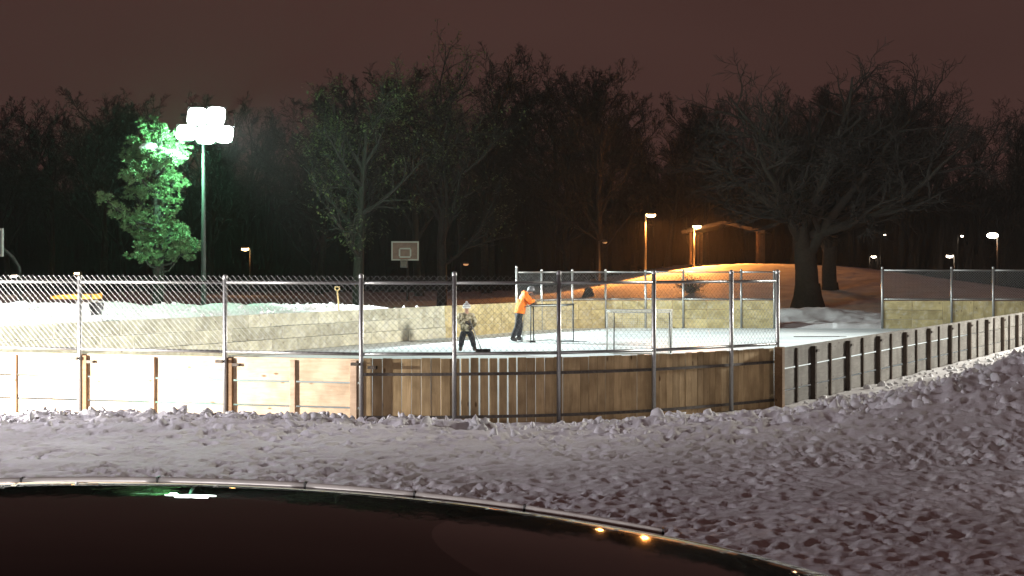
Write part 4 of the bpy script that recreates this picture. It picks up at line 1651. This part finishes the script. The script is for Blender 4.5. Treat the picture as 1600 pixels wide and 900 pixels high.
# the big oak by the gate gap
OAK = dict(levels=4, seg=[4, 7, 5, 4, 3], jit=[.05, .20, .26, .30, .3], up=[.0, .07, .06, .05, .03], tip=[.75, .16, .2, .3, .5], rmin=0.012,
           sides=[16, 9, 5, 3, 3], n=[11, 11, 8, 6], start=[.62, .15, .12, .1], ang=[(25, 72), (28, 60), (25, 60), (25, 65)],
           len=[(1.55, 2.15), (.34, .55), (.35, .6), (.35, .65)], taperlen=[.0, .35, .3, .3], rr=[.50, .5, .5, .55], trunk_lev=1)


def big_tree(seed, x, y, z, H, rtrunk, trunk_h, P, label, name="oak_tree"):
    t = Tree(seed)
    t.branch(Vector((0, 0, -0.4)), Vector((0, 0, 1)), trunk_h, rtrunk, 0, P)
    t.trunk.tube([(0, 0, -0.4), (0, 0, 0.1), (0, 0, 0.5), (0, 0, 1.1)], [rtrunk * 1.5, rtrunk * 1.3, rtrunk * 1.1, rtrunk * 0.97], 16, cap=False)
    root = empty(name, (x, y, z))
    tag(root, label, "tree")
    t.trunk.build("trunk", M_BARK, root, True)
    t.crown.build("crown", M_TWIG, root)
    top = max(v[2] for v in t.crown.v)
    s = H / top
    root.scale = (s * 1.18, s, s)
    return root, t


c = at(1262, 478, 80)
big_tree(3, c.x, 80, c.z, 12.3, 0.54, 4.2, OAK, "big spreading bare oak with a thick trunk beyond the gate gap")
c = at(1297, 470, 88)
P2 = dict(OAK); P2['n'] = [8, 9, 7, 5]
big_tree(8, c.x, 88, c.z, 11.5, 0.42, 4.6, P2, "second thick dark trunk standing just behind the big oak", "deciduous_tree")


# tree that kept its pale leaves, right of the floodlight
def leafy(seed, x, y, z, H, label, dens=5200):
    P = dict(BARE); P['levels'] = 3; P['n'] = [13, 8, 7, 5]; P['ang'] = [(35, 80), (25, 60), (25, 60), (25, 60)]; P['start'] = [.22, .15, .1, .1]
    P['len'] = [(.42, .66), (.38, .6), (.35, .6), (.3, .5)]
    t = Tree(seed)
    t.branch(Vector((0, 0, -0.3)), Vector((0, 0, 1)), H * 0.86, 0.28, 0, P)
    root = empty("leafy_tree", (x, y, z))
    tag(root, label, "tree")
    t.trunk.build("trunk", M_BARK, root, True)
    cr_ = t.crown.build("crown", M_TWIG, root)
    lr = t.r
    lb = MB()
    for i in range(dens):
        p, d = t.tips[lr.randrange(len(t.tips))]
        if lr.random() < 0.35 and p.x > 0: continue
        q = p + Vector((lr.gauss(0, .16), lr.gauss(0, .16), lr.gauss(-.05, .13)))
        a = Vector((lr.uniform(-1, 1), lr.uniform(-1, 1), lr.uniform(-1, .4))).normalized()
        b_, c_ = perp(a)
        l = lr.uniform(.05, .11); w = l * .5
        lb.quad(q, q + a * l + b_ * w, q + a * l * 2, q + a * l - b_ * w)
    lv = lb.build("leaves", M_LEAF, cr_)
    lv["kind"] = "stuff"


c = at(560, 440, 74)
leafy(41, c.x, 74, 0.4, 10.2, "tree with pale leaves catching green light right of the floodlight")
c = at(690, 440, 84)
leafy(42, c.x, 84, 0.4, 12.6, "dark tree with sparse leaves behind the basketball backboard", 4200)


# the pine lit green beside the floodlight
def pine():
    d = 60.6
    b = at(246, 440, d)
    root = empty("pine_tree", (b.x, d, 0.2))
    tag(root, "pine tree lit vivid green left of the floodlight pole", "tree")
    pr_ = random.Random(4)
    H = at(246, 188, d).z - 0.2
    MB().tube([(0, 0, -0.4), (0.05, 0, H * .3), (-0.05, 0, H * .65), (0.1, 0, H * 0.97)], [0.24, 0.19, 0.12, 0.03], 10).build("trunk", M_BARK, root, True)
    pads = [(246, 205, .45), (225, 228, .55), (262, 235, .65), (212, 245, .55), (240, 250, .7), (270, 250, .5), (222, 272, .55), (258, 282, .6), (238, 296, .55), (205, 300, .4), (172, 312, .32),
            (225, 345, .65), (250, 355, .7), (275, 372, .65), (212, 350, .45), (292, 385, .5), (238, 375, .6), (200, 330, .4), (285, 398, .45), (228, 396, .5), (255, 404, .45), (262, 320, .45), (262, 210, .35), (232, 190, .3)]
    br_ = MB()
    nb = MB()
    for px, py, r in pads:
        c0 = at(px, py, d) - Vector((b.x, d, 0.2))
        c0.y = pr_.uniform(-0.9, 0.6)
        zs_ = max(0.5, c0.z - 0.4 - abs(c0.x) * 0.3)
        br_.tube([(0, 0, zs_), (c0.x * .5, c0.y * .5, zs_ + 0.1), tuple(c0)], [0.06, 0.045, 0.02], 5, cap=False)
        ncl = max(5, int(17 * (r / .5) ** 2))
        for i in range(ncl):
            v = Vector((pr_.gauss(0, 1), pr_.gauss(0, 1), pr_.gauss(0, 1))).normalized() * (pr_.uniform(0.35, 1.0))
            cl = c0 + Vector((v.x * r * 1.25, v.y * r * 1.1, v.z * r * 0.75))
            br_.tube([tuple(c0), tuple(c0.lerp(cl, .6) - Vector((0, 0, .05))), tuple(cl)], [0.016, 0.012, 0.006], 3, cap=False)
            rc = pr_.uniform(0.09, 0.17)
            out_ = (v * 0.7 + Vector((0, 0, 0.6))).normalized()
            for m_ in range(9):
                q = cl + Vector((pr_.gauss(0, 1), pr_.gauss(0, 1), pr_.gauss(0, .8))) * rc * 0.6
                ax = (out_ + Vector((pr_.uniform(-.6, .6), pr_.uniform(-.6, .6), pr_.uniform(-.3, .6)))).normalized()
                x_, y_ = perp(ax)
                for k in range(20):
                    a = pr_.uniform(0, 6.283)
                    dd = (ax * pr_.uniform(.2, 1) + (x_ * math.cos(a) + y_ * math.sin(a)) * pr_.uniform(.3, 1.0)).normalized()
                    l = pr_.uniform(.08, .15)
                    s_ = dd.cross(Vector((pr_.uniform(-1, 1), pr_.uniform(-1, 1), pr_.uniform(-1, 1)))).normalized() * 0.014
                    n_ = len(nb.v)
                    nb.v += [tuple(q - s_), tuple(q + s_), tuple(q + dd * l)]
                    nb.f.append((n_, n_ + 1, n_ + 2))
    cr_ = br_.build("crown", M_BARK, root, True)
    nn = nb.build("needles", M_NEEDLE, cr_)
    nn["kind"] = "stuff"
    # a cap of snow on the upper boughs
    sb = MB()
    for px, py, r in ((231, 232, .15), (238, 230, .20), (245, 236, .17), (252, 234, .19), (259, 239, .14), (266, 240, .17), (272, 238, .11), (242, 240, .12)):
        c0 = at(px, py, d) - Vector((b.x, d, 0.2))
        sb.ball((c0.x, -0.55, c0.z), r, 12, 8, (pr_.uniform(.9, 1.5), 0.9, pr_.uniform(.35, .7)))
    sb.build("snow_cap", M_SNOW_CLEAN, root, True)


pine()

# low evergreen bush on the hill face
c = at(1078, 462, 88)
root = empty("hill_bush", (c.x, 88, zh(c.x, 88)))
tag(root, "dark low bush spreading on the orange lit hill face", "bush")
br_ = MB(); lb = MB()
pr_ = random.Random(9)
for i in range(46):
    a = pr_.uniform(0, 6.28); e = R(pr_.uniform(15, 80)); L = pr_.uniform(.5, 1.15)
    tip = Vector((math.cos(a) * math.cos(e) * L * 1.1, math.sin(a) * math.cos(e) * L * .8, math.sin(e) * L * 0.95))
    br_.tube([(0, 0, 0), tuple(tip * .5 + Vector((0, 0, .06))), tuple(tip)], [0.03, 0.02, 0.008], 3, cap=False)
    for k in range(34):
        q = tip * pr_.uniform(.25, 1.05) + Vector((pr_.gauss(0, .08), pr_.gauss(0, .08), pr_.gauss(0, .08)))
        v = Vector((pr_.uniform(-1, 1), pr_.uniform(-1, 1), pr_.uniform(-1, 1))).normalized()
        x_, y_ = perp(v)
        lb.quad(q, q + v * .05 + x_ * .03, q + v * .1, q + v * .05 - x_ * .03)
cr_ = br_.build("branches", M_TWIG, root)
lv = lb.build("leaves", M_NEEDLE, cr_); lv["kind"] = "stuff"

# ------------------------------------------------------------------ snow chunks thrown up along the boards
import bmesh
bm = bmesh.new()
bmesh.ops.create_icosphere(bm, subdivisions=2, radius=1.0)
base_v = [v.co.copy() for v in bm.verts]
base_f = [tuple(v.index for v in f.verts) for f in bm.faces]
bm.free()
cv = []; cf = []
sr = random.Random(77)
cand = []
for i in range(1100):
    X = sr.uniform(-9.5, 9.0)
    rd = float(np.interp(X, [-9, -2.2, 1, 3, 5, 8], [24.2, 22.9, 22.7, 22.6, 22.6, 23.5]))
    Y = rd + sr.gauss(-0.2, 0.9)
    cand.append((X, Y, abs(sr.gauss(0, 0.032)) + 0.015))
for i in range(420):
    t = sr.uniform(0.3, 24)
    p = RW0 + RDIR * t + RN * abs(sr.gauss(0.3, 1.2) + 0.25)
    cand.append((p.x, p.y, abs(sr.gauss(0, 0.03)) + 0.02))
for i in range(300):
    t = sr.uniform(-1, 25)
    p = LW0 + LDIR * t - LN * sr.uniform(0.25, 4.4)
    cand.append((p.x, p.y, abs(sr.gauss(0, 0.04)) + 0.02))
cx = np.array([c[0] for c in cand]); cyy = np.array([c[1] for c in cand])
cz = ground_full(cx, cyy)
sdv = rink_sd(cx, cyy)
for (X, Y, r), z, sdd in zip(cand, cz, sdv):
    if sdd < 0.22:
        continue
    n = len(cv)
    o1 = sr.uniform(0, 99)
    M = Euler((sr.uniform(0, 6), sr.uniform(0, 6), sr.uniform(0, 6))).to_matrix()
    sc = Vector((sr.uniform(.7, 1.5), sr.uniform(.6, 1.2), sr.uniform(.45, .9)))
    for v in base_v:
        k = 1 + 0.28 * math.sin(v.x * 3.1 + o1) * math.cos(v.y * 2.7 + o1 * 1.3) + 0.2 * math.sin(v.z * 4.3 + o1 * 2.1)
        p = M @ Vector((v.x * sc.x * k, v.y * sc.y * k, v.z * sc.z * k)) * r
        cv.append((X + p.x, Y + p.y, z - r * 0.05 + p.z))
    cf += [tuple(n + q for q in f) for f in base_f]
me = bpy.data.meshes.new("snow_chunks")
me.from_pydata(cv, [], cf)
o = link("snow_chunks", me, None, M_SNOW_CLEAN, True)
tag(o, "loose lumps of shovelled snow along the boards and banks", "snow", None, "stuff")

# ------------------------------------------------------------------ parked car in the foreground (roof and windscreen in view)
def car_paint():
    m, t, b = nmat("dark_car_paint")
    b.inputs["Base Color"].default_value = (0.006, 0.005, 0.005, 1)
    b.inputs["Roughness"].default_value = 0.12
    b.inputs["Specular IOR Level"].default_value = 0.0
    b.inputs["Metallic"].default_value = 0.0
    b.inputs["Coat Weight"].default_value = 0.7
    b.inputs["Coat Roughness"].default_value = 0.035
    N = t.nodes.new; L = t.links.new
    n = N("ShaderNodeTexNoise"); n.inputs["Scale"].default_value = 7.0; n.inputs["Detail"].default_value = 7
    tcn = N("ShaderNodeTexCoord"); L(tcn.outputs["Object"], n.inputs["Vector"])
    r = N("ShaderNodeMapRange"); r.inputs["From Min"].default_value = .35; r.inputs["From Max"].default_value = .7; r.inputs["To Min"].default_value = 0.002; r.inputs["To Max"].default_value = 0.008
    L(n.outputs["Fac"], r.inputs["Value"]); L(r.outputs["Result"], b.inputs["Coat Roughness"])
    return m


M_PAINT = car_paint()
M_GLASS = plain("tinted_car_glass", (0.004, 0.004, 0.005), 0.04, 0.0, 0.5, noise=0.0)
M_TRIM = plain("satin_roof_trim", (0.80, 0.80, 0.78), 0.38, 0.25, noise=0.12, nscale=22)
M_TYRE = plain("tyre_rubber", (0.015, 0.015, 0.015), 0.8)
M_ALLOY = plain("alloy_wheel", (0.45, 0.45, 0.46), 0.35, 0.9)

PSI = R(3.5)
SA = Vector((math.cos(PSI), -math.sin(PSI), 0))      # car forward
TA = Vector((math.sin(PSI), math.cos(PSI), 0))       # across, away from the camera
CORNER = at(1040, 830, 3.30)                          # far top corner of the windscreen
S_H, T_E = 0.60, 0.58
CAR_Z = CORNER.z - 1.435
org = CORNER - SA * S_H - TA * T_E
car = empty("parked_car", (org.x, org.y, CAR_Z), -PSI)
tag(car, "dark glossy car with a silver roof strip in the near foreground", "car")
S_T = [-2.28, -2.2, -2.05, -1.85, -1.6, -1.2, -0.8, -0.45, -0.1, 0.25, 0.6, 0.80, 1.0, 1.2, 1.45, 1.7, 2.0, 2.2, 2.3]
Z_T = [0.80, 0.98, 1.15, 1.32, 1.445, 1.521, 1.554, 1.562, 1.552, 1.521, 1.467, 1.425, 1.365, 1.27, 1.12, 1.00, 0.95, 0.86, 0.66]
W_T = [0.62, 0.60, 0.58, 0.57, 0.57, 0.58, 0.58, 0.58, 0.58, 0.58, 0.58, 0.585, 0.595, 0.61, 0.65, 0.70, 0.72, 0.68, 0.60]
ss = np.array(S_T)


def cr_interp(x, xs, ys):
    i = int(np.clip(np.searchsorted(xs, x) - 1, 0, len(xs) - 2))
    def slope(j):
        if j == 0: return (ys[1] - ys[0]) / (xs[1] - xs[0])
        if j == len(xs) - 1: return (ys[-1] - ys[-2]) / (xs[-1] - xs[-2])
        return (ys[j + 1] - ys[j - 1]) / (xs[j + 1] - xs[j - 1])
    h = xs[i + 1] - xs[i]; t = (x - xs[i]) / h
    return (2 * t ** 3 - 3 * t ** 2 + 1) * ys[i] + (t ** 3 - 2 * t ** 2 + t) * h * slope(i) + (-2 * t ** 3 + 3 * t ** 2) * ys[i + 1] + (t ** 3 - t ** 2) * h * slope(i + 1)


def car_top(s, t):
    w = cr_interp(s, S_T, W_T)
    return cr_interp(s, S_T, Z_T) - 0.032 * (t / w) ** 2 - 0.012 * abs(t / w) ** 8


# upper shell (roof and windscreens), split at the curved header line
NS, NT = 150, 40
hdr = lambda t: 0.20 + 0.40 * (t / 0.58) ** 2
grid = []
I0, I1 = 85, 115
for i in range(NS + 1):
    row = []
    for j in range(NT + 1):
        f = -1 + 2 * j / NT
        h_ = hdr(f * 0.58)
        if i <= I0: s = -2.28 + (h_ + 2.28) * i / I0
        elif i <= I1: s = h_ + (1.5 - h_) * (i - I0) / (I1 - I0)
        else: s = 1.5 + 0.8 * (i - I1) / (NS - I1)
        w = cr_interp(s, S_T, W_T)
        row.append((s, w * f, car_top(s, w * f)))
    grid.append(row)
roof = MB(); wind = MB(); hood = MB(); rear = MB()
for i in range(NS):
    for j in range(NT):
        q = [grid[i][j], grid[i + 1][j], grid[i + 1][j + 1], grid[i][j + 1]]
        sm_, tm_ = (q[0][0] + q[2][0]) / 2, (q[0][1] + q[2][1]) / 2
        tgt = roof
        if i >= I1: tgt = hood
        elif i >= I0: tgt = wind
        elif -2.1 < sm_ < -1.62 and abs(tm_) < 0.52: tgt = rear
        tgt.quad(*q)


def weld(mb_, name, mat, parent):
    me_ = mb_.mesh(name)
    b2 = bmesh.new(); b2.from_mesh(me_)
    bmesh.ops.remove_doubles(b2, verts=b2.verts, dist=1e-5)
    b2.to_mesh(me_); b2.free()
    return link(name, me_, parent, mat, True)


weld(roof, "roof", M_PAINT, car)
wsc = weld(wind, "windscreen", M_GLASS, car)
weld(hood, "bonnet", M_PAINT, car)
weld(rear, "rear_window", M_GLASS, car)
# sides: from roof edge to belt to sill
for sd_ in (-1, 1):
    win = MB(); body = MB()
    cols = []
    for i in range(NS + 1):
        s = -2.28 + 4.58 * i / NS
        w = cr_interp(s, S_T, W_T); ze = car_top(s, w)
        belt = min(0.98, ze - 0.02)
        wb = 0.88 - 0.10 * max(0, abs(s) - 1.7) / 0.6 
        cols.append([(s, sd_ * w, ze), (s, sd_ * (w + (wb - w) * 0.5), (ze + belt) / 2 + 0.01), (s, sd_ * wb, belt), (s, sd_ * (wb + .015), 0.72), (s, sd_ * wb, 0.48), (s, sd_ * (wb - .04), 0.26)])
    for i in range(NS):
        for j in range(5):
            q = [cols[i][j], cols[i + 1][j], cols[i + 1][j + 1], cols[i][j + 1]]
            if sd_ < 0: q = q[::-1]
            sm_ = (q[0][0] + q[2][0]) / 2
            near_wheel = min(abs(sm_ - 1.40), abs(sm_ + 1.40))
            if j == 4 and near_wheel < 0.36: continue
            if j == 3 and near_wheel < 0.24: continue
            glass = j < 2 and -1.7 < sm_ < 1.1 and min(abs(sm_ + 0.25), abs(sm_ + 1.25)) > 0.05
            (win if glass else body).quad(*q)
    weld(win, "side_window", M_GLASS, car)
    weld(body, "body_side", M_PAINT, car)
    # roof strip in clipped lengths
    segs = [-1.75, -1.32, -0.98, -0.70, -0.42, -0.12, 0.10, 0.32, 0.595]
    for a, b in zip(segs[:-1], segs[1:]):
        pts = []
        n = 10
        for k in range(n + 1):
            s = a + 0.0015 + (b - a - 0.003) * k / n
            w = cr_interp(s, S_T, W_T)
            pts.append((s, sd_ * (w - 0.004), car_top(s, w) + 0.008))
        MB().tube(pts, 0.0095, 8).build("roof_trim", M_TRIM, car, True)
        w = cr_interp(b, S_T, W_T)
        MB().box((b, sd_ * (w - 0.004), car_top(b, w) + 0.010), (0.004, 0.021, 0.016)).build("trim_clip", M_BLACK, car)
for s in (-1, 1):
    x = 2.29 * s
    mbp = MB(); mbp.box((x, 0, 0.48), (0.16, 1.62, 0.46)); mbp.build("bumper", M_PAINT, car)
for s in (-1.40, 1.40):
    for t in (-0.80, 0.80):
        w_ = empty("wheel_tmp") if False else None
        tb = MB()
        tb.lathe([(0.20, -0.10), (0.31, -0.105), (0.335, -0.07), (0.335, 0.07), (0.31, 0.105), (0.20, 0.10)], 24)
        ty = tb.build("wheel", M_TYRE, car, True)
        ty.location = (s, t, 0.33); ty.rotation_euler = (R(90), 0, 0)
        rb = MB()
        rb.lathe([(0.20, 0.09), (0.19, 0.06), (0.05, 0.075), (0.001, 0.08)], 24).lathe([(0.20, -0.09), (0.19, -0.06), (0.05, -0.075), (0.001, -0.08)], 24)
        rb.build("rim", M_ALLOY, ty, True)
# wiper resting on the windscreen
pts = []
for k in range(9):
    t = 0.35 - 0.62 * k / 8
    s = 1.36 - 0.16 * k / 8
    pts.append((s, t, car_top(s, t) + 0.012))
MB().tube(pts, 0.006, 5).build("wiper", M_BLACK, car, True)

# ------------------------------------------------------------------ the hazy night air
me = bpy.data.meshes.new("haze")
mbh = MB()
mbh.box((0, 200, 19.0), (760, 480, 45.0))
hz = mbh.build("haze", None)
mh = bpy.data.materials.new("haze")
mh.use_nodes = True
t = mh.node_tree
t.nodes.clear()
oo = t.nodes.new("ShaderNodeOutputMaterial")
pv = t.nodes.new("ShaderNodeVolumePrincipled")
pv.inputs["Color"].default_value = (0.9, 0.9, 0.9, 1)
pv.inputs["Density"].default_value = 0.00022
pv.inputs["Anisotropy"].default_value = 0.72
t.links.new(pv.outputs["Volume"], oo.inputs["Volume"])
hz.data.materials.append(mh)
hz["kind"] = "stuff"
tag(hz, "thin haze in the night air around the rink", "haze")
